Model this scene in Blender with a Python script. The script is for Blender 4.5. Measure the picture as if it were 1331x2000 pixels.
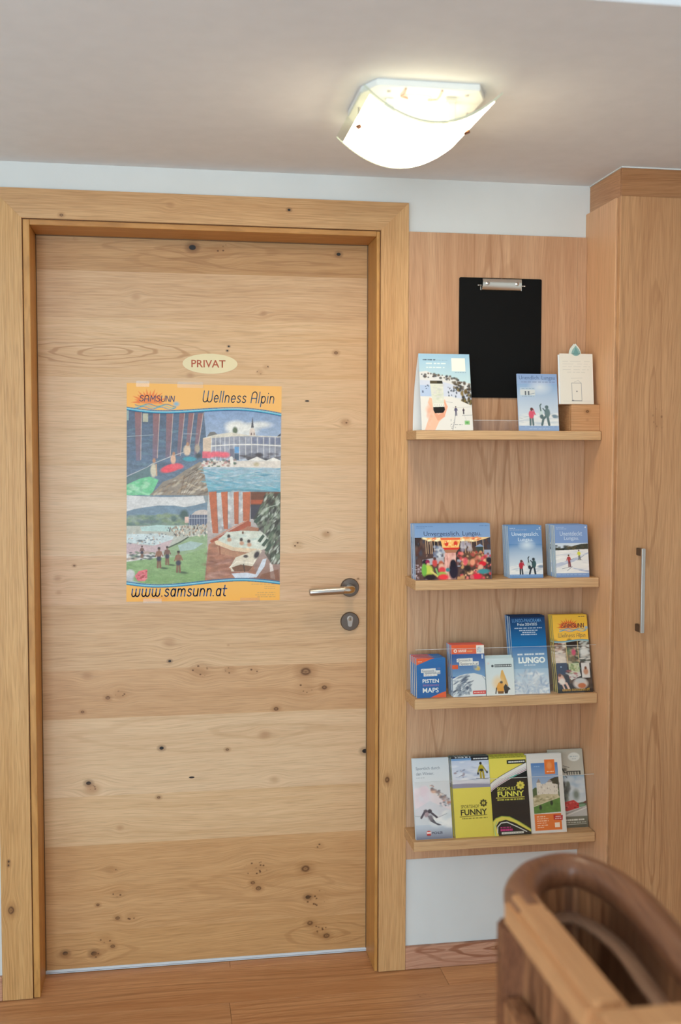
import bpy, bmesh, math, random
import numpy as np
from mathutils import Vector, Matrix

for o in list(bpy.data.objects):
    bpy.data.objects.remove(o)
scene = bpy.context.scene
COL = scene.collection

# ------------------------------------------------------------------ camera
cam_d = bpy.data.cameras.new('camera')
cam = bpy.data.objects.new('camera', cam_d)
COL.objects.link(cam)
yaw, pitch, roll = math.radians(-9.184), math.radians(-3.202), math.radians(0.082)
fw = Vector((-math.sin(yaw) * math.cos(pitch), math.cos(yaw) * math.cos(pitch), math.sin(pitch)))
rt = Vector((math.cos(yaw), math.sin(yaw), 0))
up = rt.cross(fw)
rr = rt * math.cos(roll) + up * math.sin(roll)
uu = -rt * math.sin(roll) + up * math.cos(roll)
M = Matrix((rr, uu, -fw)).transposed().to_4x4()
M.translation = (0.4372, -2.84, 1.4355)
cam.matrix_world = M
cam_d.sensor_fit = 'VERTICAL'
cam_d.sensor_height = 36.0
cam_d.sensor_width = 24.0
cam_d.lens = 2089.48 / 2000 * 36
cam_d.clip_start = 0.02
cam_d.dof.use_dof = True
cam_d.dof.focus_distance = 2.84
cam_d.dof.aperture_fstop = 2.3
scene.camera = cam
scene.cycles.max_bounces = 7
scene.cycles.glossy_bounces = 3
scene.cycles.transmission_bounces = 3

# ------------------------------------------------------------------ world, window light, exposure
scene.view_settings.view_transform = 'Standard'
scene.view_settings.look = 'None'
scene.view_settings.gamma = 1.0
scene.view_settings.use_curve_mapping = False
scene.view_settings.exposure = -0.11
world = bpy.data.worlds.new('sky')
scene.world = world
world.use_nodes = True
bgn = world.node_tree.nodes['Background']
bgn.inputs[0].default_value = (0.58, 0.80, 1.0, 1)
bgn.inputs[1].default_value = 1.5

def area(name, loc, aim, sx, sy, power, col):
    d = bpy.data.lights.new(name, 'AREA')
    d.shape = 'RECTANGLE'; d.size = sx; d.size_y = sy
    d.energy = power; d.color = col
    o = bpy.data.objects.new(name, d); COL.objects.link(o)
    o.location = loc
    o.rotation_euler = (Vector(aim) - Vector(loc)).to_track_quat('-Z', 'Y').to_euler()
    return o
# daylight through the side window, and frontal fill from an added back window
area('daylight_side_window', (-1.52, -2.45, 1.45), (1.0, -2.45, 1.40), 1.7, 1.15, 26, (0.63, 0.84, 1.0))
area('fill_back_window', (-0.45, -5.15, 1.20), (-0.25, 0.0, 1.15), 1.7, 2.0, 118, (0.64, 0.845, 1.0))

# ------------------------------------------------------------------ helpers
def lin(c):
    c = np.asarray(c, float) / 255.0
    return np.where(c <= 0.04045, c / 12.92, ((c + 0.055) / 1.055) ** 2.4)

def rgb(c):
    return tuple(float(v) for v in lin(c)) + (1.0,)

def empty(name, loc, label=None, cat=None, group=None, rot=(0, 0, 0), kind=None, parent=None):
    o = bpy.data.objects.new(name, None)
    o.empty_display_size = 0.05
    COL.objects.link(o)
    if parent is not None:
        o.parent = parent
    o.location = loc
    o.rotation_euler = rot
    tag(o, label, cat, group, kind)
    return o

def tag(o, label=None, cat=None, group=None, kind=None):
    if label: o['label'] = label
    if cat: o['category'] = cat
    if group: o['group'] = group
    if kind: o['kind'] = kind
    return o

def wloc(o):
    p = Vector(o.location)
    while o.parent is not None:
        o = o.parent
        p += Vector(o.location)
    return p

def link(name, me, mat, parent=None, world=False, label=None):
    """link a mesh; world=True means its verts are world coordinates under an unrotated parent"""
    o = bpy.data.objects.new(name, me)
    COL.objects.link(o)
    if mat is not None:
        for m in (mat if isinstance(mat, (list, tuple)) else [mat]):
            me.materials.append(m)
    if parent is not None:
        o.parent = parent
        if world:
            off = wloc(parent)
            me.transform(Matrix.Translation(-off))
    if label: o['label'] = label
    return o

def bm_done(bm, name, mat, parent=None, world=False, smooth=False, label=None, sharp=35):
    me = bpy.data.meshes.new(name)
    bmesh.ops.recalc_face_normals(bm, faces=bm.faces[:])
    bm.to_mesh(me); bm.free()
    if smooth:
        me.polygons.foreach_set('use_smooth', [True] * len(me.polygons))
        try:
            me.set_sharp_from_angle(angle=math.radians(sharp))
        except Exception:
            pass
    return link(name, me, mat, parent, world, label)

def add_box(bm, x0, x1, y0, y1, z0, z1, bev=0.0, seg=1):
    r = bmesh.ops.create_cube(bm, size=1.0)
    vs = r['verts']
    for v in vs:
        v.co = Vector(((x0 + x1) / 2 + v.co.x * (x1 - x0), (y0 + y1) / 2 + v.co.y * (y1 - y0), (z0 + z1) / 2 + v.co.z * (z1 - z0)))
    if bev > 0:
        es = list({e for v in vs for e in v.link_edges})
        bmesh.ops.bevel(bm, geom=es, offset=bev, segments=seg, affect='EDGES', clamp_overlap=True)

def box(name, x0, x1, y0, y1, z0, z1, mat, parent=None, bev=0.0, seg=1, world=True, label=None, smooth=False):
    bm = bmesh.new()
    add_box(bm, x0, x1, y0, y1, z0, z1, bev, seg)
    return bm_done(bm, name, mat, parent, world, smooth, label)

def add_prism(bm, pts, axis, a0, a1):
    """extrude a 2-D outline. axis 'y': pts are (x,z); 'z': (x,y); 'x': (y,z)"""
    def co(p, a):
        return {'y': (p[0], a, p[1]), 'z': (p[0], p[1], a), 'x': (a, p[0], p[1])}[axis]
    A = [bm.verts.new(co(p, a0)) for p in pts]
    B = [bm.verts.new(co(p, a1)) for p in pts]
    bm.faces.new(A); bm.faces.new(B)
    n = len(pts)
    for i in range(n):
        bm.faces.new((A[i], A[(i + 1) % n], B[(i + 1) % n], B[i]))

def prism(name, pts, axis, a0, a1, mat, parent=None, bev=0.0, world=True, smooth=False, label=None):
    bm = bmesh.new()
    add_prism(bm, pts, axis, a0, a1)
    if bev:
        bmesh.ops.bevel(bm, geom=bm.edges[:], offset=bev, segments=2, affect='EDGES', clamp_overlap=True)
    return bm_done(bm, name, mat, parent, world, smooth, label)

def add_tube(bm, pts, rad, n=12, caps=True, flat=None):
    """swept tube; rad number or list; flat=(a,b) elliptical factors for the two cross axes"""
    pts = [Vector(p) for p in pts]
    rad = rad if isinstance(rad, (list, tuple)) else [rad] * len(pts)
    fa, fb = flat or (1, 1)
    rings = []
    ref = None
    for i, p in enumerate(pts):
        t = (pts[min(i + 1, len(pts) - 1)] - pts[max(i - 1, 0)]).normalized()
        if ref is None:
            ref = Vector((0, 0, 1)) if abs(t.z) < 0.9 else Vector((1, 0, 0))
        a = (ref - t * ref.dot(t)).normalized()
        b = t.cross(a)
        ref = a
        rings.append([bm.verts.new(p + a * (rad[i] * fa * math.cos(2 * math.pi * k / n)) + b * (rad[i] * fb * math.sin(2 * math.pi * k / n))) for k in range(n)])
    for r0, r1 in zip(rings, rings[1:]):
        for k in range(n):
            bm.faces.new((r0[k], r0[(k + 1) % n], r1[(k + 1) % n], r1[k]))
    if caps:
        bm.faces.new(rings[0]); bm.faces.new(rings[-1])

def tube(name, pts, rad, mat, parent=None, n=12, world=True, flat=None):
    bm = bmesh.new()
    add_tube(bm, pts, rad, n, True, flat)
    return bm_done(bm, name, mat, parent, world, True)

def add_lathe_y(bm, prof, cx, cz, n=40):
    """prof: list of (radius, y) revolved round a y-parallel axis"""
    rings = []
    for r, y in prof:
        if r < 1e-6:
            rings.append([bm.verts.new((cx, y, cz))])
        else:
            rings.append([bm.verts.new((cx + r * math.cos(2 * math.pi * k / n), y, cz + r * math.sin(2 * math.pi * k / n))) for k in range(n)])
    for a, b in zip(rings, rings[1:]):
        for k in range(n):
            k2 = (k + 1) % n
            if len(a) == 1 and len(b) == 1: continue
            if len(a) == 1: bm.faces.new((a[0], b[k], b[k2]))
            elif len(b) == 1: bm.faces.new((a[k], b[0], a[k2]))
            else: bm.faces.new((a[k], b[k], b[k2], a[k2]))

def lathe_y(name, prof, cx, cz, mat, parent=None, n=40):
    bm = bmesh.new(); add_lathe_y(bm, prof, cx, cz, n)
    return bm_done(bm, name, mat, parent, True, True)

# ------------------------------------------------------------------ materials
class NT:
    def __init__(s, name):
        s.m = bpy.data.materials.new(name); s.m.use_nodes = True
        s.t = s.m.node_tree; s.t.nodes.clear()
        s.out = s.t.nodes.new('ShaderNodeOutputMaterial')
    def n(s, kind, **kw):
        nd = s.t.nodes.new('ShaderNode' + kind)
        for k, v in kw.items(): setattr(nd, k, v)
        return nd
    def put(s, sock, v):
        if hasattr(v, 'is_output'): s.t.links.new(v, sock)
        else: sock.default_value = v
    def math(s, op, a, b=0.0, c=0.0, clamp=False):
        nd = s.n('Math', operation=op, use_clamp=clamp)
        s.put(nd.inputs[0], a); s.put(nd.inputs[1], b); s.put(nd.inputs[2], c)
        return nd.outputs[0]
    def vmath(s, op, a, b=(0, 0, 0), c=(0, 0, 0), out=0):
        nd = s.n('VectorMath', operation=op)
        s.put(nd.inputs[0], a); s.put(nd.inputs[1], b); s.put(nd.inputs[2], c)
        return nd.outputs[out]
    def mapr(s, v, a, b, c=0.0, d=1.0, smooth=False):
        nd = s.n('MapRange', interpolation_type='SMOOTHSTEP' if smooth else 'LINEAR', clamp=True)
        s.put(nd.inputs[0], v); nd.inputs[1].default_value = a; nd.inputs[2].default_value = b
        nd.inputs[3].default_value = c; nd.inputs[4].default_value = d
        return nd.outputs[0]
    def noise(s, vec, scale=1.0, detail=2.0, rough=0.5):
        nd = s.n('TexNoise'); s.put(nd.inputs['Vector'], vec)
        nd.inputs['Scale'].default_value = scale; nd.inputs['Detail'].default_value = detail; nd.inputs['Roughness'].default_value = rough
        return nd.outputs['Fac']
    def mix(s, f, a, b, mode='MIX'):
        nd = s.n('Mix', data_type='RGBA', blend_type=mode)
        s.put(nd.inputs[0], f); s.put(nd.inputs[6], a); s.put(nd.inputs[7], b)
        return nd.outputs[2]
    def bsdf(s, col, rough=0.5, metal=0.0, spec=0.5, normal=None, **kw):
        p = s.n('BsdfPrincipled')
        s.put(p.inputs['Base Color'], col); s.put(p.inputs['Roughness'], rough); s.put(p.inputs['Metallic'], metal)
        s.put(p.inputs['Specular IOR Level'], spec)
        for k, v in kw.items(): s.put(p.inputs[k], v)
        if normal is not None: s.put(p.inputs['Normal'], normal)
        s.t.links.new(p.outputs[0], s.out.inputs[0])
        return p
    def bump(s, h, strength=0.2, dist=0.001):
        b = s.n('Bump'); b.inputs['Strength'].default_value = strength; b.inputs['Distance'].default_value = dist
        s.put(b.inputs['Height'], h)
        return b.outputs[0]

def plain(name, col, rough=0.5, metal=0.0, spec=0.5, var=0.04):
    """slightly mottled single colour"""
    N = NT(name)
    g = N.n('NewGeometry').outputs['Position']
    f = N.noise(g, 35.0, 3.0)
    c = rgb(col)
    d = tuple(v * (1 - 2 * var) for v in c[:3]) + (1,)
    N.bsdf(N.mix(f, c, d), rough, metal, spec)
    return N.m

def wood(name, light, dark, perm='xzy', rough=0.42, knots=(), cath=None, randk=0.0, contrast=1.0, obj=False,
         fine=1.0, wob=1.0, seed=0.0, knot_col=(96, 58, 28), tint=None, spec=0.4, bands=None, lines=None):
    """oak-like wood. perm: world axes used as (along, across, depth)"""
    N = NT(name)
    if obj:
        p0 = N.n('TexCoord').outputs['Object']
        rnd = N.n('ObjectInfo').outputs['Random']
        p0 = N.vmath('ADD', p0, N.vmath('MULTIPLY', (7.3, 11.7, 5.1), _vec(N, rnd)))
    else:
        p0 = N.n('NewGeometry').outputs['Position']
        rnd = None
    sp = N.n('SeparateXYZ'); N.put(sp.inputs[0], p0)
    ax = {'x': sp.outputs[0], 'y': sp.outputs[1], 'z': sp.outputs[2]}
    cb = N.n('CombineXYZ')
    for i in range(3): N.put(cb.inputs[i], ax[perm[i]])
    q = N.vmath('ADD', cb.outputs[0], (seed, seed * 1.7, seed * 0.6))
    k_in = cb.outputs[0]
    a_b = N.n('SeparateXYZ'); N.put(a_b.inputs[0], q)
    A, B, Cc = a_b.outputs
    # knots: grain swerves round the larger ones
    kn = []
    v = B
    for (ka, kb, r, typ) in knots:
        asp = {'slit': 0.35}.get(typ, 0.75)
        s_ = (1.0 / r, 1.0 / (r * asp), 0.0)
        d = N.vmath('LENGTH', N.vmath('MULTIPLY_ADD', k_in, s_, (-ka * s_[0], -kb * s_[1], 0.0)), out=1)
        kn.append((d, typ))
        if r > 0.008 and typ != 'slit':
            w = N.mapr(d, 0.0, 4.5, 0.85, 0.0, True)
            dz = N.math('SUBTRACT', v, kb + seed * 1.7)
            v = N.math('SUBTRACT', v, N.math('MULTIPLY', w, dz))
    # long slow waviness of the grain
    big = N.noise(_comb(N, N.math('MULTIPLY', A, 1.6), N.math('MULTIPLY', v, 5.0), Cc), 1.0, 2.0)
    v2 = N.math('ADD', v, N.math('MULTIPLY', N.math('SUBTRACT', big, 0.5), 0.05 * wob))
    bandn = N.noise(_comb(N, N.math('MULTIPLY', A, 0.9), N.math('MULTIPLY', v2, 26.0), N.math('MULTIPLY', Cc, 8.0)), 1.0, 2.0, 0.6)
    fib = N.noise(_comb(N, N.math('MULTIPLY', A, 7.5), N.math('MULTIPLY', v2, 300.0), N.math('MULTIPLY', Cc, 60.0)), 1.0, 1.0, 0.6)
    pore = N.noise(_comb(N, N.math('MULTIPLY', A, 17.0), N.math('MULTIPLY', v2, 560.0), N.math('MULTIPLY', Cc, 90.0)), 1.0, 1.0)
    f = N.math('ADD', N.math('MULTIPLY', N.mapr(bandn, 0.3, 0.7), 0.45 * contrast), N.math('MULTIPLY', N.mapr(fib, 0.32, 0.68), 0.48 * fine * contrast))
    col = N.mix(N.math('MINIMUM', f, 1.0), rgb(light), rgb(dark))
    dk = tuple(0.55 * x for x in rgb(dark)[:3]) + (1,)
    col = N.mix(N.math('MULTIPLY', N.mapr(pore, 0.54, 0.68), 0.27 * fine), col, dk)
    lt = tuple(min(1.0, 1.18 * x) for x in rgb(light)[:3]) + (1,)
    col = N.mix(N.math('MULTIPLY', N.mapr(pore, 0.46, 0.32), 0.22 * fine), col, lt)
    if lines:      # growth-ring lines that wander across the board
        wn = N.noise(_comb(N, N.math('MULTIPLY', A, 1.1), N.math('MULTIPLY', v, 9.0), N.math('MULTIPLY', Cc, 3.0)), 1.0, 2.0)
        ph = N.math('ADD', N.math('MULTIPLY', v, lines[0]), N.math('MULTIPLY', wn, lines[1]))
        ln = N.mapr(N.math('SINE', ph), 0.35, 1.0, 0.0, 1.0, True)
        wm = N.noise(_comb(N, N.math('MULTIPLY', A, 0.8), N.math('MULTIPLY', v, 6.0), 3.3), 1.0, 1.0)
        col = N.mix(N.math('MULTIPLY', N.math('MULTIPLY', ln, N.mapr(wm, 0.40, 0.62)), lines[2]), col, rgb(tuple(0.86 * np.array(dark))))
    if bands:      # blotchy tone drift across the board
        bl = N.noise(_comb(N, N.math('MULTIPLY', A, 0.7), N.math('MULTIPLY', v, 7.0), 0.0), 1.0, 2.0)
        col = N.mix(N.math('MULTIPLY', N.mapr(bl, 0.42, 0.68), bands), col, rgb(dark))
    if cath:       # flat-sawn cathedral figure
        wn = N.noise(_comb(N, N.math('MULTIPLY', A, 5.0), N.math('MULTIPLY', B, 26.0), 0.0), 1.0, 2.0)
        for (ca, cb_, ra, rb, fr, amt, rng) in cath:
            d = N.vmath('LENGTH', N.vmath('MULTIPLY_ADD', k_in, (1 / ra, 1 / rb, 0), (-ca / ra, -cb_ / rb, 0)), out=1)
            d = N.math('ADD', d, N.math('MULTIPLY', wn, 2.2))
            sn = N.math('SINE', N.math('MULTIPLY', d, fr))
            ln = N.mapr(sn, 0.55, 1.0, 0.0, 1.0, True)
            fade = N.mapr(d, rng * 0.55, rng, 1.0, 0.0, True)
            col = N.mix(N.math('MULTIPLY', N.math('MULTIPLY', ln, fade), amt), col, rgb((0.86 * dark[0], 0.80 * dark[1], 0.72 * dark[2])))
    kc = rgb(knot_col)
    for d, typ in kn:
        if typ == 'hole':
            col = N.mix(N.mapr(d, 1.2, 2.6, 0.45, 0.0, True), col, kc)
            col = N.mix(N.mapr(d, 0.75, 1.05, 1.0, 0.0, True), col, rgb((26, 16, 10)))
        elif typ == 'slit':
            col = N.mix(N.mapr(d, 0.7, 1.1, 1.0, 0.0, True), col, rgb((34, 20, 12)))
        elif typ == 'knot':
            ring = N.math('SINE', N.math('MULTIPLY', N.math('ADD', d, N.math('MULTIPLY', pore, 0.6)), 9.0))
            col = N.mix(N.mapr(d, 0.9, 2.4, 0.40, 0.0, True), col, rgb((150, 100, 52)))
            col = N.mix(N.math('MULTIPLY', N.mapr(d, 0.5, 1.1, 1.0, 0.0, True), N.mapr(ring, -1.0, 1.0, 0.45, 0.95)), col, kc)
        elif typ == 'faint':
            col = N.mix(N.mapr(d, 0.2, 1.6, 0.38, 0.0, True), col, rgb((158, 106, 62)))
    pips = [d for d, t in kn if t == 'pips']
    if pips or randk:
        vo = N.n('TexVoronoi'); vo.inputs['Scale'].default_value = 85.0 if not randk else 75.0
        N.put(vo.inputs['Vector'], N.vmath('MULTIPLY', k_in, (1.0, 1.25, 0.2)))
        dots = N.mapr(vo.outputs['Distance'], 0.16, 0.34, 1.0, 0.0, True)
        for d in pips:
            col = N.mix(N.mapr(d, 0.3, 2.0, 0.30, 0.0, True), col, rgb((160, 108, 58)))
            col = N.mix(N.math('MULTIPLY', N.mapr(d, 0.8, 1.3, 0.9, 0.0, True), dots), col, kc)
        if randk:
            v3 = N.n('TexVoronoi'); v3.inputs['Scale'].default_value = 3.2
            N.put(v3.inputs['Vector'], N.vmath('MULTIPLY', q, (1.0, 1.6, 0.05)))
            msk = N.mapr(v3.outputs['Distance'], 0.04, 0.13, 1.0, 0.0, True)
            sel = N.n('SeparateColor'); N.put(sel.inputs[0], v3.outputs['Color'])
            msk = N.math('MULTIPLY', msk, N.mapr(sel.outputs[0], 0.3, 0.35))
            col = N.mix(N.math('MULTIPLY', msk, 0.25), col, rgb((150, 98, 56)))
            col = N.mix(N.math('MULTIPLY', N.math('MULTIPLY', msk, dots), randk), col, kc)
    if rnd is not None:
        vr = N.mapr(rnd, 0.0, 1.0, 0.88, 1.10)
        col = N.mix(1.0, col, _vec(N, vr), 'MULTIPLY')
    N.bsdf(col, N.math('ADD', rough, N.math('MULTIPLY', fib, 0.12)), 0.0, spec)
    return N.m

def _comb(N, a, b, c):
    nd = N.n('CombineXYZ')
    N.put(nd.inputs[0], a); N.put(nd.inputs[1], b); N.put(nd.inputs[2], c)
    return nd.outputs[0]

def _vec(N, s):
    return _comb(N, s, s, s)

def plaster(name, col, scale=9.0, strength=0.25):
    N = NT(name)
    g = N.n('NewGeometry').outputs['Position']
    a = N.noise(g, scale, 3.0, 0.55)
    h = a
    c = rgb(col)
    N.bsdf(N.mix(N.mapr(a, 0.3, 0.7), c, tuple(0.96 * v for v in c[:3]) + (1,)), 0.85, 0.0, 0.2, N.bump(h, strength, 0.004))
    return N.m

def metal(name, col, rough=0.28):
    N = NT(name)
    g = N.n('NewGeometry').outputs['Position']
    f = N.noise(N.vmath('MULTIPLY', g, (60.0, 60.0, 900.0)), 1.0, 2.0)
    N.bsdf(rgb(col), N.math('ADD', rough, N.math('MULTIPLY', f, 0.12)), 1.0, 0.5)
    return N.m

def print_mat(name, rough=0.45, spec=0.22):
    N = NT(name)
    at = N.n('Attribute'); at.attribute_name = 'ink'
    N.bsdf(at.outputs['Color'], rough, 0.0, spec)
    return N.m

def clear_mat(name, tintc=(1, 1, 1), amount=0.10, rough=0.03):
    """thin clear acrylic or glass: see-through with a faint gloss"""
    N = NT(name)
    tr = N.n('BsdfTransparent'); tr.inputs[0].default_value = tuple(tintc) + (1,)
    gl = N.n('BsdfGlossy'); gl.inputs['Roughness'].default_value = rough
    mx = N.n('MixShader')
    mx.inputs[0].default_value = amount
    N.put(mx.inputs[1], tr.outputs[0]); N.put(mx.inputs[2], gl.outputs[0])
    N.put(N.out.inputs[0], mx.outputs[0])
    return N.m

MAT = {}
MAT['plaster'] = plaster('wall_plaster', (219, 217, 211), 9.0, .4)
MAT['ceiling'] = plaster('ceiling_paint', (232, 231, 230), 20.0, 0.06)
MAT['paper'] = plain('paper_white', (234, 233, 230), 0.6, 0, 0.3, 0.02)
MAT['steel'] = metal('brushed_steel', (196, 190, 184), 0.26)
MAT['dark_steel'] = metal('shaded_steel', (118, 108, 100), 0.30)  # darker copy of the steel, its dark reflections put into the colour
MAT['chrome'] = metal('clip_chrome', (226, 220, 210), 0.12)
MAT['print'] = print_mat('printed_ink')
MAT['print_gloss'] = print_mat('printed_ink_gloss', 0.32, 0.25)
MAT['acrylic'] = clear_mat('clear_acrylic', (0.99, 0.99, 0.99), 0.035)
MAT['acrylic_edge'] = plain('acrylic_edge', (222, 222, 218), 0.2)
MAT['seal'] = plain('grey_white_seal', (214, 216, 218), 0.5)
MAT['black'] = plain('black_board', (15, 14, 13), 0.6, 0, 0.12)
MAT['white_metal'] = plain('white_enamel', (240, 238, 232), 0.4)
INK = {}
def ink(c, rough=0.45):
    c = tuple(int(v) for v in c)
    c = (c[0], c[1], int(c[2] * .96))
    if c not in INK:
        INK[c] = plain('ink_%02x%02x%02x' % c, c, rough, 0, 0.3, 0.01)
    return INK[c]
# ------------------------------------------------------------------ room shell
H = 2.1665            # ceiling over the door
HU = 2.46             # higher ceiling nearer the photographer
XL, XR, YB = -1.55, 2.45, -5.2
LY = 0.1173           # plane of the door leaf
JL, JR, JT = 0.0963, 0.9917, 2.0087       # clear opening between the jambs
AL, AR, AT = 0.0777, 1.0027, 2.0247       # inner edges of the architrave
OL, OR, OT = 0.0007, 1.0785, 2.0992       # outer edges of the architrave
FY = -0.0125          # face of architrave and back panel

def structure(name, o):
    o.name = name
    o['kind'] = 'structure'
    return o

bm = bmesh.new()
for b in ((XL, 0.06, 0, .16, 0, HU), (1.02, XR, 0, .16, 0, HU), (0.06, 1.02, 0, .16, 2.04, HU)):
    add_box(bm, *b)
structure('wall_front', bm_done(bm, 'wall_front', MAT['plaster']))
# left wall with a window opening (outside the picture, lets the daylight in)
bm = bmesh.new()
for b in ((XL - .2, XL, YB, -3.35, 0, HU), (XL - .2, XL, -1.55, 0.16, 0, HU), (XL - .2, XL, -3.35, -1.55, 0, .82), (XL - .2, XL, -3.35, -1.55, 2.08, HU)):
    add_box(bm, *b)
structure('wall_left', bm_done(bm, 'wall_left', MAT['plaster']))
bm = bmesh.new()
for b in ((XL - .2, -1.35, YB - .2, YB, 0, HU), (.45, XR + .2, YB - .2, YB, 0, HU), (-1.35, .45, YB - .2, YB, 0, .12), (-1.35, .45, YB - .2, YB, 2.25, HU)):
    add_box(bm, *b)
structure('wall_back', bm_done(bm, 'wall_back', MAT['plaster']))
structure('wall_right', box('wall_right', XR, XR + .2, YB - .2, .16, 0, HU, MAT['plaster']))
MAT['white_frame'] = plain('window_white', (236, 236, 234), 0.4)
for nm, wx in (('window_1', None), ('added_fill_window', 1)):  # the second, in the back wall, is unseen and added for frontal fill
    w = empty(nm, (XL - .1, -2.45, .82) if wx is None else (-.45, YB - .1, .12), kind='structure')
    for k in range(4):
        if wx is None:
            y0, y1, z0, z1 = [(-3.35, -3.28, .82, 2.08), (-1.62, -1.55, .82, 2.08), (-3.28, -1.62, .82, .89), (-3.28, -1.62, 2.01, 2.08)][k]
            box('window_frame', XL - .14, XL - .08, y0, y1, z0, z1, MAT['white_frame'], w, .004)
        else:
            x0, x1, z0, z1 = [(-1.35, -1.28, .12, 2.25), (.38, .45, .12, 2.25), (-1.28, .38, .12, .19), (-1.28, .38, 2.18, 2.25)][k]
            box('window_frame', x0, x1, YB - .14, YB - .08, z0, z1, MAT['white_frame'], w, .004)
    if wx is None:
        box('window_pane', XL - .115, XL - .109, -3.28, -1.62, .89, 2.01, MAT['acrylic'], w)
    else:
        box('window_pane', -1.28, .38, YB - .115, YB - .109, .19, 2.18, MAT['acrylic'], w)

# lowered ceiling over the door, its front edge, and the higher ceiling behind the photographer
bm = bmesh.new()
add_box(bm, XL - .2, XR + .2, -1.155, .16, H, HU + .12)
add_box(bm, XL - .2, XR + .2, YB - .2, -1.155, HU, HU + .12)
structure('ceiling', bm_done(bm, 'ceiling', MAT['ceiling']))

# ------------------------------------------------------------------ floor boards
floor_m = wood('floor_oak', (216, 162, 114), (172, 112, 66), 'xyz', rough=.38, obj=True, wob=2.2, bands=.5, lines=(230.0, 22.0, .55), contrast=1.0, randk=.55, knot_col=(112, 64, 34))
floor = structure('floor', box('floor', XL - .2, XR + .2, YB - .2, .2, -.06, -.0085, plain('floor_underlay', (120, 84, 56), .8)))
RW, PL, S0 = .19, 1.285, -.112
bm = bmesh.new(); add_box(bm, 0, PL - .0006, 0, RW - .0006, -.008, 0, .0007)
bmesh.ops.recalc_face_normals(bm, faces=bm.faces[:])
plank_me = bpy.data.meshes.new('floor_plank'); bm.to_mesh(plank_me); bm.free(); plank_me.materials.append(floor_m)
def cut_plank(x0, x1, y0, y1):
    return box('floor_plank', x0, x1, y0, y1, -.008, 0, floor_m, floor, .0007)
joint = {0: 1.178, -1: .587}
for r in range(1, -28, -1):
    y0 = S0 + r * RW
    if y0 + RW < YB: break
    y1 = min(y0 + RW, .15)
    if y0 > .12: continue
    j = joint.get(r, (0.37 * r * r + .23 * r) % PL)
    x = j - PL * math.ceil((j - XL) / PL)
    while x < XR:
        a, b = max(x, XL), min(x + PL, XR)
        if b - a > .02:
            if b - a > PL - .001 and y1 - y0 > RW - .001:
                o = bpy.data.objects.new('floor_plank', plank_me); COL.objects.link(o); o.parent = floor
                o.location = (a, y0, 0)
            else:
                cut_plank(a, b - .0006, y0, y1 - .0006)
        x += PL

# ------------------------------------------------------------------ door leaf: horizontal oak boards
KN = {  # (x, z, radius, kind)
 'all': [(0.508,1.988,.0125,'hole2'),(0.909,1.982,.0065,'hole'),(0.582,1.984,.022,'pips'),(0.200,2.000,.0065,'pips'),
 (0.356,1.852,.0125,'faint'),(0.700,1.815,.010,'faint'),
 (0.902,1.711,.007,'knot'),(0.690,1.655,.008,'pips'),(0.601,1.712,.004,'hole3'),(0.500,1.644,.010,'faint'),(.707,1.669,.007,'pips'),
 (0.929,1.519,.0165,'knotl'),(0.821,1.577,.007,'slit'),(.372,1.60,.006,'faint'),
 (0.875,1.206,.015,'knotl'),(0.795,1.177,.012,'pips'),
 (0.186,1.128,.004,'knot'),(0.142,1.094,.010,'faint'),(0.144,1.056,.008,'faint'),(.966,1.079,.003,'knot'),
 (0.437,0.912,.017,'faint'),(0.439,0.860,.0045,'hole'),(.60,.90,.004,'faint'),
 (0.817,0.819,.019,'knot'),(0.870,0.772,.010,'knot'),(0.816,0.773,.022,'pips'),(0.216,0.826,.014,'faint'),(0.271,0.764,.008,'knot'),(0.304,0.771,.014,'pips'),(0.203,0.727,.006,'knot'),(0.733,0.716,.009,'knot'),(0.520,0.832,.022,'pips'),(0.605,0.830,.013,'pips'),(0.669,0.826,.013,'pips'),
 (0.415,0.618,.0065,'hole'),(0.497,0.532,.0085,'slit'),(0.987,0.585,.009,'hole'),(0.217,0.529,.0075,'hole'),(0.226,0.512,.022,'knotl'),(0.700,0.644,.016,'faint'),(0.596,0.606,.006,'knot'),(0.727,0.514,.014,'faint'),
 (0.406,0.480,.006,'knot'),(.30,.40,.01,'faint'),
 (0.816,0.253,.016,'knot'),(0.823,0.170,.008,'hole'),(0.857,0.317,.009,'pips'),(0.675,0.262,.028,'pips'),(0.682,0.205,.010,'knot'),(0.666,0.222,.008,'knot'),(0.276,0.282,.014,'pips'),(0.292,0.216,.014,'pips'),(0.238,0.187,.006,'knot'),(0.291,0.146,.008,'knot'),(0.326,0.148,.013,'pips'),(.845,.165,.03,'pips'),
 (0.149,0.056,.008,'hole'),(.152,.050,.015,'knotl'),(0.226,0.050,.009,'hole'),(.232,.046,.017,'knotl'),(0.259,0.090,.016,'pips'),(0.277,0.067,.008,'knot'),(0.829,0.094,.011,'knot'),(0.876,0.054,.012,'knot'),(.855,.075,.02,'pips')]}
edges = [2.02, 1.918, 1.794, 1.636, 1.504, 1.398, 1.274, 1.154, 1.020, .841, .708, .492, .3555, .112, .012]
tones = [((204, 158, 104), (172, 122, 70)), ((214, 174, 128), (192, 146, 98)), ((220, 182, 136), (200, 154, 102)),
         ((222, 186, 142), (206, 165, 118)), ((220, 186, 143), (204, 164, 118)), ((222, 190, 150), (208, 170, 126)), ((222, 190, 150), (208, 170, 126)),
         ((220, 182, 140), (202, 158, 114)), ((216, 178, 132), (194, 150, 104)), ((210, 166, 118), (188, 140, 92)),
         ((223, 189, 145), (205, 165, 120)), ((222, 184, 136), (200, 156, 106)), ((210, 162, 108), (186, 134, 80)), ((204, 154, 98), (178, 126, 72))]
door = empty('door_1', ((JL + JR) / 2, LY + .02, 0.0), kind='structure')
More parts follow.
